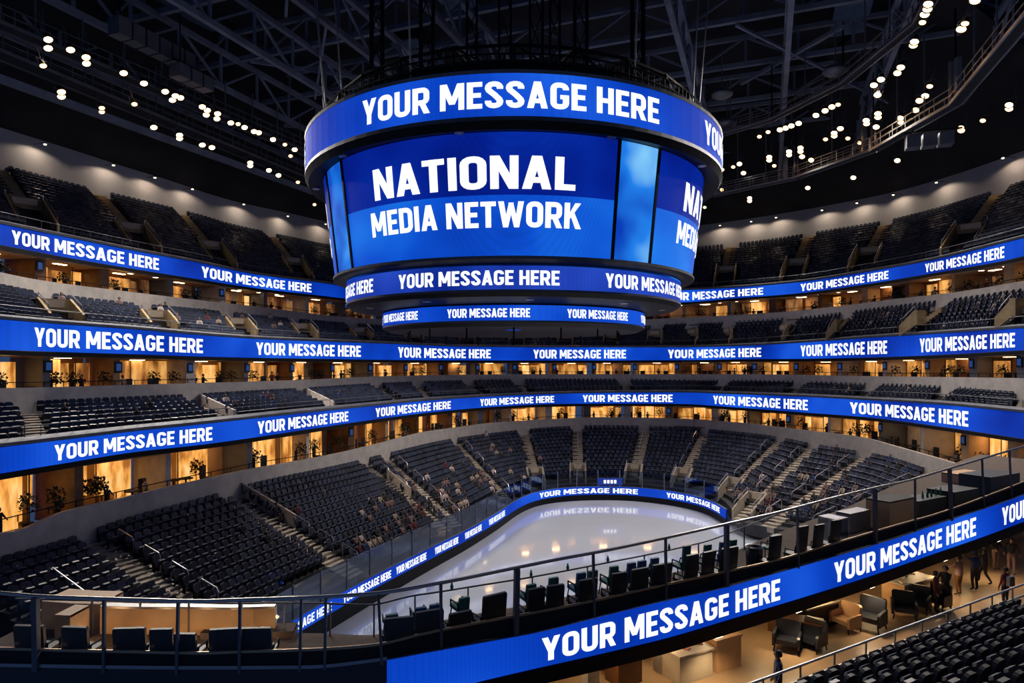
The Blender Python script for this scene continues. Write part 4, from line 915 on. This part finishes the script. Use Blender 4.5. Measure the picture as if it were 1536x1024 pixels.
for i, (x0, x1, yt, _) in enumerate(DA):
    xc = (x0+x1)/2; p = deck_pt(xc, .42); W = (x1-x0)/F*p.y*1.02; zt_ = CZ-(yt-HZ)/F*p.y; n = inner(Gg, xc); ang = math.atan2(-n.y, -n.x)-math.pi/2
    f_z = p.z; h = zt_-f_z
    chair('terrace_chair', p, ang+random.uniform(-.08, .08), max(.5, W), max(.9, h), 'leather', f'dark high-back chair against the terrace glass, {ordn(i)} counted from the thick post by the kiosk', group='dark chairs along the terrace glass')
DB = [(576, 595, 913, 0), (619, 636, 904, 1), (639, 658, 900, 1), (681, 698, 892, 0), (783, 797, 870, 0), (816, 831, 864, 0), (858, 871, 855, 1), (875, 889, 853, 0), (906, 920, 846, 0), (932, 946, 839, 1), (948, 961, 838, 1), (967, 980, 831, 1), (1013, 1028, 817, 0), (1045, 1059, 815, 0), (1069, 1081, 811, 1), (1083, 1097, 808, 0), (1146, 1160, 797, 0)]
for i, (x0, x1, yt, c_) in enumerate(DB):
    xc = (x0+x1)/2; p = deck_pt(xc, 1.5); p.x = (xc-CX)/F*p.y; W = (x1-x0)/F*p.y; zt_ = CZ-(yt-HZ)/F*p.y; n = inner(Gg, xc); ang = math.atan2(n.y, n.x)-math.pi/2
    chair('counter_chair', p, ang+math.pi, max(.3, W), zt_-p.z, 'bluecloth' if c_ else 'teal', f'small {"blue" if c_ else "teal"}-backed chair on the ice side of the terrace, {ordn(i)} counted towards the curved end', group='small coloured terrace chairs')
# bin, low walls, counters and tarp around the terrace
def block(name, x0, x1, off, d_, z0, z1, m_, label, cat, top=None):
    mb = MB(); k_ = 5; xs_ = frange(x0, x1, k_)
    A = [V((*deck_pt(x, off).xy, 0)) for x in xs_]; Bq = [a_-inner(Gg, x)*d_ for a_, x in zip(A, xs_)]; zf_ = floor_z((x0+x1)/2)
    t = thing(name, label, cat, (A[0]+A[-1])/2+U*(zf_+z0))
    lo_, hi = U*(zf_+z0), U*(zf_+z1)
    mb.loft([a+lo_ for a in A], [a+hi for a in A]); mb.loft([b+hi for b in Bq], [b+lo_ for b in Bq]); mb.face([A[0]+lo_, A[0]+hi, Bq[0]+hi, Bq[0]+lo_]); mb.face([A[-1]+hi, A[-1]+lo_, Bq[-1]+lo_, Bq[-1]+hi]); mb.build('body', m_, t)
    mb = MB(); e = U*.06; mb.loft([a+hi for a in A], [a+hi+e for a in A]); mb.loft([a+hi+e for a in A], [b+hi+e for b in Bq]); mb.loft([b+hi+e for b in Bq], [b+hi for b in Bq])
    mb.build('top', top or m_, t); return t
block('service_counter', 62, 150, 2.7, 1.0, -.4, .62, 'tanbox', 'long tan service counter beyond the terrace rail beside the bowl steps', 'counter', 'tanbox')
block('low_wall', 150, 412, 2.45, .25, -.3, .70, 'tanbox', 'tan low wall behind the dark chairs near the bowl steps', 'wall', 'rail')
block('low_wall', 300, 440, 2.2, .6, -.5, .12, 'carpet', 'brown ledge at the foot of the tan low wall', 'ledge')
block('tan_cabinet', 82, 105, 1.4, .7, 0, .80, 'tanbox', 'tan cabinet standing between the first terrace chairs', 'cabinet')
block('tan_cabinet', 1335, 1374, .9, 1.0, 0, 1.15, 'tanbox', 'ribbed tan cabinet behind the glass at the far end of the terrace', 'cabinet', 'black')
block('tan_cabinet', 1440, 1476, 3.0, .9, 0, .9, 'tanbox', 'tan cabinet farther back at the far end of the terrace', 'cabinet')
block('dark_counter', 1378, 1420, 1.0, .9, 0, .85, 'leather', 'dark counter with green bottles at the far end of the terrace', 'counter')
block('dark_booth', 1432, 1468, .8, 1.2, 0, .85, 'leather', 'dark padded booth behind the last glass panes', 'booth')
block('dark_booth', 1486, 1530, .8, 1.4, 0, .95, 'leather', 'dark padded booth at the very end of the terrace', 'booth')
block('display_case', 1256, 1272, 1.0, .8, 0, .95, 'glassblue', 'blue glass display case behind the terrace chairs', 'case', 'alu')
block('display_case', 1275, 1306, 1.6, .6, 0, .8, 'alu', 'pale metal display case next to the blue one', 'case', 'alu')
p = deck_pt(1131, .9); t = thing('waste_bin', 'tall dark waste bin beside the terrace chairs', 'bin', p); m = MB(); m.lathe([(0, 0), (.24, 0), (.30, .85), (.26, .86), (.25, .80), (0, .78)], p, 14); m.build('body', 'leather', t, smooth=True); m = MB(); m.tube([p+U*.86+V((.29*math.cos(a), .29*math.sin(a), 0)) for a in [i*math.pi/7 for i in range(15)]], .02, 5); m.build('rim', 'alu', t)
for i, x in enumerate([1384, 1391, 1397, 1404, 1411]):
    p = deck_pt(x, 1.3)+U*.92; m = MB(); m.lathe([(0, 0), (.05, 0), (.05, .17), (.02, .24), (.02, .32), (0, .32)], p, 8); tag(m.build('bottle', 'green', o=p), f'green bottle on the dark counter, {ordn(i)} along', 'bottle', 'green bottles on the dark counter')
for i, (x, off) in enumerate([(735, 2.7), (846, 2.7), (908, 2.7), (973, 2.7), (1074, 2.7)]):
    p = far_edge(x)+U*.87; m = MB(); m.lathe([(0, 0), (.035, 0), (.05, .07), (.03, .13), (.015, .2), (0, .2)], p, 8); tag(m.build('table_lamp', 'green', o=p), f'tiny dark table light on the inner terrace rail, {ordn(i)} along', 'light', 'tiny lights on the inner rail')
# blue-grey tarpaulin, banner and glazed booths at the foot of the near bowl block
def quadthing(name, pts, th, m_, label, cat):
    mb = MB(); n = (V(pts[1])-V(pts[0])).cross(V(pts[2])-V(pts[1])).normalized()*th; mb.prism(pts, n); return tag(mb.build(name, m_, o=pts[0]), label, cat)
tp = [pz(291, 930, 2.2), pz(400, 934, 2.1), pz(440, 932, 2.0), pz(398, 912, 2.3), pz(336, 907, 2.9)]
mb = MB(); mb.face(tp, 0)
for a, b in zip(tp, tp[1:]+tp[:1]): mb.face([a, b, V((b.x, b.y, 1.2)), V((a.x, a.y, 1.2))], 0)
tag(mb.build('tarpaulin', 'tarp', o=tp[0]), 'blue-grey tarpaulin covering a platform at the foot of the bowl seats', 'tarpaulin')
a, b = pz(350, 898, 1.9), pz(427, 880, 1.9); mb = MB(); mb.par(a-U*.1, b-a, V((b.y-a.y, a.x-b.x, 0)).normalized()*.1, U*1.0)
t = thing('blue_banner', 'bright blue banner board with faint white marks below the near bowl seats', 'banner', a); mb.build('board', 'banner', t)
mb = MB(); nn = V((b.y-a.y, a.x-b.x, 0)).normalized()*.12
for i in range(9): q = a+(b-a)*(.25+i*.055); mb.par(q+nn+U*(.22+.04*(i % 3)), (b-a)*.035, nn*.05, U*(.35+.1*(i % 2)))
mb.build('white_marks', 'paper', t)
a, b = pz(442, 884-8, 1.7), pz(478, 866-8, 1.7); t = thing('penalty_booth', 'blue glazed booth with pale rails at the foot of the bowl steps', 'booth', a); nn = V((a.y-b.y, b.x-a.x, 0)).normalized()*1.6
mb = MB(); mb.par(a, b-a, nn*.04, U*1.1); mb.par(a, nn, (b-a)*.02, U*1.1); mb.par(b, nn, (b-a)*.02, U*1.1); mb.build('glazing', mat('booth_blue', (.01, .06, .16), .25), t)
mb = MB(); mb.tube([a+U*1.12, b+U*1.12, b+nn+U*1.12, a+nn+U*1.12, a+U*1.12], .03, 5); mb.build('rail', 'rail', t)
a = pz(915, 722, 2.6); t = thing('small_sign', 'small blue sign with white lettering above the boards of the curved end', 'sign', a); mb = MB(); mb.box(a, (2.6, .12, .75)); mb.build('panel', 'banner', t)
mb = MB()
for i in range(4): mb.box(a+V((-.55+i*.36, -.09, 0)), (.24, .03, .35))
mb.build('white_marks', 'text', t)
mb = MB(); mb.box(a-U*.75, (.1, .1, 1.0)); mb.build('post', 'steel', t)

# ================================================================ LOWER CONCOURSE UNDER THE TERRACE
ZC = 5.0
cf = MB(); cw_ = [q for q in DX if q > 640]
wallY = lambda x: V((*(Gg(x)-inner(Gg, x)*(dwc(x)-.1)).xy, 0))
cf.loft([V((*(Gg(x)+inner(Gg, x)*9).xy, ZC)) for x in cw_], [wallY(x)+U*ZC for x in cw_])
tag(cf.build('floor_concourse', 'floor_tan'), 'warm tan concourse floor below the near ribbon', kind='structure')
cw2 = [q for q in DX if 640 < q < 1465]
m = MB(); m.loft([wallY(x)+U*ZC for x in cw2], [wallY(x)+U*(floor_z(x)-.5) for x in cw2]); tag(m.build('wall_concourse', 'tan'), 'tan wall at the back of the lower concourse', kind='structure')
m = MB(); xe = cw2[-1]; m.par(wallY(xe)+U*ZC, V((14, 6, 0)), V((-.1, .2, 0)), U*2.6); tag(m.build('wall_end', 'tan'), 'tan end wall past the standing people', kind='structure')
def cpt(x, y, z=ZC): return pz(x, y, z)
def panel(x0, x1, m_, label, name='wall_panel', z0=0, z1=2.05, off=.12, cat='panel', kind=None):
    a, b = wallY(x0), wallY(x1); n = inner(Gg, x0); mb = MB(); mb.par(a+n*off+U*(ZC+z0), b-a, n*-.06, U*(z1-z0)); return tag(mb.build(name, m_, o=a+U*ZC), label, cat)
PN = [(985, 997, 'wood', 'narrow brown wood panel on the concourse wall left of the memorabilia table'), (1000, 1050, 'cream', 'pale lit panel behind the memorabilia table'), (1056, 1066, 'wood', 'brown wood panel beside the tall yellow showcase'), (1070, 1094, 'pane_mid', 'glowing yellow showcase in the concourse wall'), (1098, 1130, 'orange', 'bright orange recess in the concourse wall'),
      (1133, 1150, 'wood', 'dark wood panel right after the orange recess'), (1156, 1166, 'pane_mid', 'slim glowing yellow strip in the concourse wall'), (1196, 1225, 'cream', 'pale lit panel behind the dark desk'), (1240, 1252, 'wood', 'brown wood panel behind the boxy chairs'), (1262, 1280, 'pane_mid', 'glowing yellow panel behind the boxy chairs'),
      (1284, 1304, 'wood', 'brown wood panel between the glowing panels'), (1322, 1330, 'steel', 'grey steel strip beside the white desk'), (1334, 1386, 'orange', 'orange lit wall behind the white desk'), (1392, 1416, 'stair', 'pale column panel after the white desk')]
for x0, x1, m_, lab in PN: panel(x0, x1, m_, lab.replace(' left of', ' next to'), off=.12)
for i, x in enumerate([935, 1053, 1131, 1235, 1322, 1402]):
    p = wallY(x)+inner(Gg, x)*1.1; t = MB(); t.box(p+U*(ZC+1.05), (.42, .42, 2.1), ux=Gg(x+3)-Gg(x-3)); tag(t.build('concourse_pillar', 'wood' if i in (3, 4) else 'stair', o=p+U*ZC), f'{"brown wood" if i in (3, 4) else "pale stone"} pillar under the near ribbon, {ordn(i)} along the concourse', 'pillar')
for i, x in enumerate([880, 960, 1040, 1120, 1200, 1280, 1360, 1430, 1500]):
    n = inner(Gg, x); p = V((*(Gg(x)-n*1.5).xy, Gb(x).z-.55)); t = thing('ceiling_lamp', f'warm ceiling light over the lower concourse, {ordn(i)} along', 'light', p, group='ceiling lights over the concourse')
    m = MB(); m.box(p, (1.2, .3, .06), ux=Gg(x+3)-Gg(x-3)); m.build('diffuser', 'down', t)
    l = bpy.data.lights.new('glow', 'POINT'); l.energy = 26; l.color = (1, .66, .32); l.shadow_soft_size = .25; o = bpy.data.objects.new('glow', l); COL.objects.link(o); o.parent = t; o.location = (0, 0, -.15)
for i, x in enumerate([1080, 1200, 1310, 1420, 1500]):          # lights recessed on the terrace underside lip, washing the open floor
    n = inner(Gg, x); p = V((*(Gb(x)-n*.1).xy, Gb(x).z-.46)); t = thing('ceiling_lamp', f'small warm downlight at the terrace underside edge, {ordn(i)} along', 'light', p, group='edge downlights of the terrace')
    m = MB(); m.box(p, (.3, .15, .05), ux=Gg(x+3)-Gg(x-3)); m.build('diffuser', 'down', t)
    l = bpy.data.lights.new('glow', 'SPOT'); l.energy = 150; l.spot_size = math.radians(140); l.spot_blend = .5; l.color = (1, .72, .42); l.shadow_soft_size = .15; o = bpy.data.objects.new('glow', l); COL.objects.link(o); o.parent = t; o.location = (0, 0, -.08)
    o.rotation_euler = (V((0, 0, 1))-n*.45).to_track_quat('Z', 'Y').to_euler()
def desk(x, y, w_, d_, h, m_, topm, label, ang=.5, name='display_table', cat='table', papers=0):
    p = cpt(x, y); t = thing(name, label, cat, p); ux = V((math.cos(ang), math.sin(ang), 0)); uy = V((-ux.y, ux.x, 0))
    m = MB(); m.box(p+U*(h/2), (w_*.92, d_*.88, h), ux=ux); m.build('body', m_, t)
    m = MB(); m.box(p+U*(h+.03), (w_, d_, .06), ux=ux); m.build('table_top', topm, t)
    for i in range(papers):
        q = p+ux*w_*random.uniform(-.38, .38)+uy*d_*random.uniform(-.3, .3)+U*(h+.06); m = MB(); a = random.uniform(0, 3); m.box(q+U*.02, (.28, .2, .04), ux=V((math.cos(a), math.sin(a), 0)))
        tag(m.build('merchandise', random.choice(('paper', 'litter2', 'leather', 'litter3')), o=q), f'small folded item lying on the {label.split(",")[0][:38].rstrip()}', 'merchandise', 'items on the '+label.split(',')[0][:36])
    return t
desk(1030, 1012, 1.5, 1.0, .85, 'cream', 'cream', 'cream display table with papers, by the pale stone pillar', papers=6)
desk(935, 1020, 1.0, .8, .9, 'wood', 'cream', 'wooden display table at the dim end of the concourse', papers=2)
desk(1086, 1000, 1.2, .5, 1.0, 'tanbox', 'tanbox', 'tan lectern-like counter beside the orange recess', name='tan_counter', cat='counter')
desk(1198, 962, 1.6, .7, .8, 'leather', 'wood', 'dark wooden desk in front of the pale panel', ang=-.5, name='dark_desk', cat='desk')
desk(1222, 936, 1.9, .9, .82, 'leather', 'cream', 'black counter with a cream lit top and trinkets', papers=6)
desk(1362, 900, 2.3, 1.1, .9, 'tanbox', 'cream', 'white-topped desk with tan front under the ribbon', papers=5)
def boxchair(x, y, m_, label, ang, s_=1.0):
    p = cpt(x, y); t = thing('armchair', label, 'armchair', p, ang); t.scale = (s_,)*3; o = V((0, 0, 0))
    def part(mb, nm): ob = bpy.data.objects.new(nm, mb.mesh(nm, m_ if nm != 'leg' else 'black')); COL.objects.link(ob); ob.parent = t
    m = MB(); m.prism([(-.38, -.36, .28), (.38, -.36, .28), (.40, -.42, .90), (.34, -.43, .96), (-.34, -.43, .96), (-.40, -.42, .90)], (0, .14, .02)); part(m, 'backrest')
    m = MB(); m.box((0, .02, .36), (.66, .62, .16)); part(m, 'seat')
    for sx in (-1, 1): m = MB(); m.prism([(sx*.36, -.32, .2), (sx*.36, .34, .2), (sx*.36, .34, .56), (sx*.36, .28, .62), (sx*.36, -.32, .66)], (sx*.09, 0, 0)); part(m, 'armrest')
    for sx in (-1, 1):
        for sy in (-.3, .3): m = MB(); m.tube([(sx*.36, sy, .24), (sx*.40, sy*1.1, 0)], .025, 5); part(m, 'leg')
for a in [(1216, 972, 'leather', 'black armchair in front of the dark wooden desk', 2.2), (1181, 975, 'leather', 'black armchair at the desk end nearer the standing figure in navy', 2.6), (1268, 944, 'tanbox', 'boxy tan armchair beside the black counter', 2.0), (1304, 942, 'leather', 'tall black armchair beside the boxy tan one', 2.3, 1.15),
          (1356, 926, 'leather', 'curved black armchair with pale legs before the white-topped desk', 2.7), (1376, 916, 'leather', 'black armchair directly in front of the white-topped desk', 2.4), (1405, 912, 'leather', 'black armchair at the end of the white-topped desk', 2.1)]: boxchair(*a)

# concourse railing in front of the near stand
RB0 = NS0+NSu*-.35; t = thing('stand_railing', 'long grey two-bar railing between the concourse and the near stand', 'railing', RB0)
pa, pb = RB0-NSd*8, RB0+NSd*20
for h in (.74, .34): m = MB(); m.tube([pa+U*h, pb+U*h], .035, 6); m.build('rail_bar', 'alu', t)
for i in range(20): p = pa.lerp(pb, i/19); m = MB(); m.tube([p-U*.5, p+U*.74], .03, 5); m.build('post', 'alu', t)
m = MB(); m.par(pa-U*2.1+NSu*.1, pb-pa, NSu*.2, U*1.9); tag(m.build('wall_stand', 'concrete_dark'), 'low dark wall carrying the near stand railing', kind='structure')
m = MB()
for i in range(NR+1):
    p = NS0-NSd*10+NSu*(i*.86-.1); m.par(V((p.x, p.y, 3.8)), NSd*34, NSu*.86, U*(NS0.z+.36*i-3.8))
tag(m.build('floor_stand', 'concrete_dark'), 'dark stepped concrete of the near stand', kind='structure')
for i, (k0, r0, r1) in enumerate([(9.5, 1, 5), (22, 4, 8)]):
    a = NS0+NSd*(k0*.62)+NSu*(r0*.86)+U*(.36*r0); b = NS0+NSd*(k0*.62)+NSu*(r1*.86)+U*(.36*r1); m = MB(); m.tube([a, a+U*1.0, b+U*1.0, b], .03, 6); m.tube([a+U*.5, b+U*.5], .025, 5); m.tube([a.lerp(b, .5), a.lerp(b, .5)+U*1.0], .025, 5)
    tag(m.build('aisle_rail', 'alu', o=a), ['grey aisle railing in the gap of the near stand', 'grey aisle railing high in the near stand corner'][i], 'railing')
# ================================================================ PEOPLE
def body(name, J, E, mats, sub_=1):
    """one continuous skinned surface; J = {joint: (x, y, z, radius, material index)}"""
    ks = list(J); me = bpy.data.meshes.new(name); me.from_pydata([J[k][:3] for k in ks], [(ks.index(a), ks.index(b)) for a, b in E], [])
    ob = bpy.data.objects.new('tmp_body', me); COL.objects.link(ob); ob.modifiers.new('skin', 'SKIN')
    sv = me.skin_vertices[0].data
    for i, k in enumerate(ks): sv[i].radius = (J[k][3],)*2; sv[i].use_root = k == 'pelvis'
    sm = ob.modifiers.new('sub', 'SUBSURF'); sm.levels = sub_; sm.render_levels = sub_
    bpy.context.view_layer.update(); dg = bpy.context.evaluated_depsgraph_get(); out = bpy.data.meshes.new_from_object(ob.evaluated_get(dg)); out.name = name
    bpy.data.objects.remove(ob); out.materials.clear()
    for m in mats: out.materials.append(M[m])
    pts = [(V(J[k][:3]), J[k][3], J[k][4]) for k in ks]
    for f in out.polygons: f.material_index = min(pts, key=lambda q: (f.center-q[0]).length-q[1])[2]; f.use_smooth = True
    return out
def figure(name, mats, pose='stand', arms=((.25, .06, .90), (.25, .06, .90)), elbows=None, fingers=True, coat=0, turn=0, sub_=1):
    """materials: 0 skin, 1 top, 2 trousers, 3 shoes"""
    J = {}; E = []
    dz = 0 if pose != 'sit' else -.42
    J['pelvis'] = (0, 0, .95+dz, .145+coat*.03, 2 if not coat else 1); J['waist'] = (0, .0, 1.10+dz, .125+coat*.03, 1); J['chest'] = (0, .0, 1.32+dz, .155, 1); J['collar'] = (0, -.01, 1.44+dz, .10, 1)
    J['neck'] = (0, .005, 1.51+dz, .052, 0); J['jaw'] = (0, .03, 1.57+dz, .068, 0); J['head'] = (0, .02, 1.65+dz, .092, 0); J['crown'] = (0, .0, 1.71+dz, .07, 0); J['nose'] = (0, .125, 1.63+dz, .014, 0)
    E += [('pelvis', 'waist'), ('waist', 'chest'), ('chest', 'collar'), ('collar', 'neck'), ('neck', 'jaw'), ('jaw', 'head'), ('head', 'crown'), ('head', 'nose')]
    for s_, nm, A in ((-1, 'l', arms[0]), (1, 'r', arms[1])):
        J['sh'+nm] = (s_*.18, -.01, 1.40+dz, .068, 1); W = V((s_*A[0], A[1], A[2]+dz)); S = V(J['sh'+nm][:3]); mid = (W+S)/2+V((s_*.05, -.05, -.02))
        J['el'+nm] = (*mid, .047, 1); J['wr'+nm] = (*W, .032, 1); d = (W-mid).normalized(); P = W+d*.07; J['pa'+nm] = (*P, .034, 0); E += [('chest', 'sh'+nm), ('sh'+nm, 'el'+nm), ('el'+nm, 'wr'+nm), ('wr'+nm, 'pa'+nm)]
        if fingers:
            side = d.cross(V((s_, 0, 0)));  side = side.normalized() if side.length > .1 else V((0, 1, 0))
            for q, (o_, ln) in enumerate(((-.03, .065), (-.01, .08), (.01, .075), (.03, .06))):
                a = P+side*o_+d*.035; b = a+d*ln*.6; c = b+d*ln*.4+V((-s_*.02, 0, 0)); n1, n2 = f'f{nm}{q}a', f'f{nm}{q}b'; J[n1] = (*b, .0095, 0); J[n2] = (*c, .008, 0); E += [('pa'+nm, n1), (n1, n2)]
            c = P+side*.055+d*.02; J['th'+nm] = (*c, .011, 0); J['tt'+nm] = (*(c+side*.01+d*.035), .009, 0); E += [('pa'+nm, 'th'+nm), ('th'+nm, 'tt'+nm)]
        if pose == 'stand': L = [('hi', (s_*.095, 0, .86), .098+coat*.02), ('kn', (s_*.10, .02, .49), .064), ('an', (s_*.105, -.02, .10), .042), ('to', (s_*.12, .12, .045), .040)]
        elif pose == 'walk': L = [('hi', (s_*.095, 0, .86), .098), ('kn', (s_*.10, .10+s_*.10, .50), .064), ('an', (s_*.105, s_*.22, .12), .042), ('to', (s_*.12, .13+s_*.22, .05), .040)]
        else: L = [('hi', (s_*.10, .06, .90+dz), .10), ('kn', (s_*.13, .46, .92+dz), .068), ('an', (s_*.13, .48, .52+dz), .043), ('to', (s_*.14, .62, .47+dz), .038)]
        prev = 'pelvis'
        for k_, c, r in L: J[k_+nm] = (*c, r, 3 if k_ == 'to' else 2); E.append((prev, k_+nm)); prev = k_+nm
    me = body(name, J, E, mats, sub_)
    hr = MB(); hr.lathe([(.0, .125), (.06, .112), (.10, .06), (.112, .0), (.105, -.05), (.085, -.07)], V((0, -.012, 1.64+dz)), 12, a0=math.radians(-215), a1=math.radians(35)); hr.lathe([(0, .125), (.06, .112), (.098, .07)], V((0, -.012, 1.64+dz)), 12)
    ey = MB()
    for s_ in (-1, 1): ey.box((s_*.034, .105, 1.655+dz), (.022, .012, .012))
    return me, hr.mesh('hair', 'hair'), ey.mesh('eyes', 'black')
def person(parts, p, ang, label, group=None, s_=1.0):
    o = bpy.data.objects.new('person', parts[0]); COL.objects.link(o); o.location = p; o.rotation_euler = (0, 0, ang); o.scale = (s_,)*3; tag(o, label, 'person', group)
    for nm, me in (('hair', parts[1]), ('eyes', parts[2])): c = bpy.data.objects.new(nm, me); COL.objects.link(c); c.parent = o
    return o
down = ((.26, .08, .90), (.26, .08, .90)); up_ = ((.30, .28, 1.42), (.30, .28, 1.42)); hold = ((.16, .30, 1.14), (.16, .30, 1.14))
FN = figure('navy_person', ('skin', 'navy', 'darkcloth', 'black'), arms=down)
FP = figure('pink_person', ('skin', 'pinkcloth', 'wood', 'black'), arms=hold, coat=1)
FB = figure('blue_person', ('skin', 'navy', 'darkcloth', 'black'), arms=((.34, .20, 1.50), (.30, .12, 1.0)))
FD = figure('dark_person', ('skin', 'darkcloth', 'darkcloth', 'black'), arms=hold, pose='walk')
FK = figure('backpack_person', ('skin', 'redcloth', 'darkcloth', 'black'), arms=down)
FT = figure('tan_leg_person', ('skin', 'darkcloth', 'pinkcloth', 'black'), arms=((.32, .1, 1.05), (.30, .2, 1.1)))
def pfoot(x, ytop, h=1.75): z = ZC+h; Y = F*(CZ-z)/(ytop-HZ); return V(((x-CX)/F*Y, Y, ZC))
PE = [(FN, 1167, 975, 1.4, 'person in long navy clothes standing alone on the tan floor by the railing', 1.0), (FP, 1438, 832, 0.4, 'person in a dusty pink coat standing beside the one in blue', 1.0), (FB, 1462, 826, .1, 'person in a bright blue top raising one arm', 1.0), (FD, 1478, 815, 1.0, 'person in black clothes walking just behind the one in blue', 1.05),
      (FT, 1517, 806, 2.6, 'person in black top and pale trousers standing alone by the end wall', 1.0), (FK, 1508, 850, .3, 'person in maroon with a grey backpack near the railing', .95), (FD, 1418, 848, 2.0, 'person in black half hidden beneath the terrace edge', 1.0), (FK, 1404, 856, 4.0, 'person in maroon half hidden beneath the terrace edge', .95), (FT, 1493, 800, 3.4, 'person in black carrying something in the group under the ribbon end', 1.0)]
for f_, x, yt, an, lab, s_ in PE:
    p = pfoot(x, yt, 1.75*s_); o = person(f_, p, an, lab, s_=s_)
    if 'backpack' in lab: m = MB(); m.prism([(-.15, -.14, 1.0), (.15, -.14, 1.0), (.15, -.14, 1.35), (.10, -.14, 1.42), (-.10, -.14, 1.42), (-.15, -.14, 1.35)], (0, -.16, 0)); c = bpy.data.objects.new('backpack', m.mesh('backpack', 'steel')); COL.objects.link(c); c.parent = o
    if 'blue top' in lab: m = MB(); m.lathe([(.0, .15), (.08, .13), (.115, .03), (.12, 0)], V((0, .0, 1.66)), 12); c = bpy.data.objects.new('cap', m.mesh('cap', 'navy')); COL.objects.link(c); c.parent = o
# silhouettes standing in the suites
FS = [figure('suite_person', ('skin', t_, b_, 'black'), arms=a_, fingers=False, sub_=1) for t_, b_, a_ in (('darkcloth', 'darkcloth', hold), ('beige', 'darkcloth', down), ('redcloth', 'darkcloth', hold))]
SUITE_P.sort(key=lambda q: q[0].y)
for i, (p, a, wd, bi, ci) in enumerate(SUITE_P[:110]):
    v = (0, 0, 0, 1, 0, 2, 0)[i % 7]; person(FS[v], p, a, f'{ordn(ci)} person in the {ordn(bi)} {wd} suite, in {("dark", "beige", "maroon")[v]} clothes', 'people in the '+wd+' suites', random.uniform(.92, 1.04))
# seated spectators scattered over the tiers
SP = [figure('spectator', ('skin', t_, 'darkcloth', 'black'), pose='sit', arms=((.15, .34, 1.02), (.15, .34, 1.02)), fingers=False, sub_=1) for t_ in ('darkcloth', 'beige', 'pinkcloth', 'redcloth', 'navy', 'litter1')]
SPN = ['black', 'beige', 'dusty pink', 'maroon', 'navy', 'white']
random.seed(21); taken = set()
def seat_px(i): return proj(SEATS[i][0]+V((0, 0, .6)))
hot = [(640, 770, 60, 40, 28), (690, 735, 50, 36, 24), (590, 790, 50, 40, 16), (560, 830, 30, 20, 7), (420, 790, 60, 40, 4), (765, 690, 60, 40, 16), (1130, 750, 35, 25, 14), (1190, 740, 50, 30, 12), (1250, 740, 60, 30, 9), (860, 730, 60, 10, 5), (1300, 690, 60, 25, 8), (230, 470, 160, 20, 10), (420, 480, 90, 20, 6), (240, 620, 150, 20, 5), (440, 600, 80, 20, 5), (1200, 480, 150, 30, 6), (1450, 470, 80, 30, 4), (1350, 590, 150, 12, 3)]
cand = [i for i in range(len(SEATS)) if SEATS[i][2] != 'near' and score(SEATS[i]) > 0]
cp_ = {i: seat_px(i) for i in cand}; nsp = 0
ZN = {'lower': 'bowl', 'club': 'club-tier', 'middle': 'middle-tier', 'upper': 'top-tier'}
for hx, hy, rx, ry, n in hot:
    c = [i for i in cand if abs(cp_[i][0]-hx) < rx and abs(cp_[i][1]-hy) < ry and i not in taken]; random.shuffle(c)
    for i in c[:n]:
        taken.add(i); p, a, tn, b, r, k_ = SEATS[i]; v = random.choice((0, 0, 0, 1, 2, 2, 3, 4, 5)); fw = V((-math.sin(a), math.cos(a), 0))
        person(SP[v], p+fw*.05+V((0, 0, .0)), a, f'person seated in {SPN[v]}, {ordn(k_)} in the {ordn(r)} row, {ordn(b)} {ZN[tn]} block', 'spectators in the '+ZN[tn], .95); nsp += 1
print('SPECT', nsp, 'SUITEP', len(SUITE_P))
# wrappers, programmes and rally towels left lying over the seats
lit_ = MB(); random.seed(5)
cl = [i for i in cand if SEATS[i][2] in ('lower', 'club', 'middle') or random.random() < .35]; random.shuffle(cl)
for i in cl[:620]:
    if not (0 < cp_[i][0] < 1536): continue
    p0, a, *_ = SEATS[i]; mi = random.choice((0, 0, 1, 2))
    for k_ in range(random.randint(3, 9)):
        c = p0+V((random.gauss(0, .35), random.gauss(0, .3), .55+random.gauss(0, .14))); u = V((random.gauss(0, 1), random.gauss(0, 1), random.gauss(0, 1))).normalized(); w_ = u.cross(V((.3, .5, .8))).normalized(); l_ = random.uniform(.06, .20)
        lit_.face([c, c+u*l_, c+u*l_+w_*.05, c+w_*.05], mi)
for x, vs in ((130, 90), (345, 60), (545, 40), (577, 40)):
    for k_ in range(vs):
        v = random.uniform(.05, .95); p = LB.p(x, v); c = V((p.x+random.gauss(0, .45), p.y+random.gauss(0, .45), LB.row_z(x, 0)+(LB.top(x).z-LB.bot(x).z)*v+.25)); u = V((random.gauss(0, 1), random.gauss(0, 1), .2)).normalized(); w_ = u.cross(V((0, 0, 1))); lit_.face([c, c+u*.14, c+u*.14+w_*.08, c+w_*.08], 0)
tag(lit_.build('litter', ['litter1', 'litter2', 'litter3']), 'pale and rusty scraps of paper and wrappers strewn over seats and steps', 'litter', kind='stuff')

# warm uplights added to brighten the tan low wall behind the chairs
for i, x in enumerate([120, 200, 262, 318, 390]):
    p = deck_pt(x, 1.7); t = thing('floor_lamp', f'added tiny warm uplight on the terrace floor before the tan wall, {ordn(i)} along', 'lamp', p, group='added uplights before the tan wall')
    m = MB(); m.lathe([(0, 0), (.07, 0), (.07, .12), (.05, .12)], p, 10); m.build('housing', 'black', t); m = MB(); m.lathe([(0, .11), (.05, .11)], p, 10); m.build('lens', 'down', t)
    l = bpy.data.lights.new('glow', 'POINT'); l.energy = 7; l.color = (1, .62, .30); l.shadow_soft_size = .05; o = bpy.data.objects.new('glow', l); COL.objects.link(o); o.parent = t; o.location = (0, 0, .22)
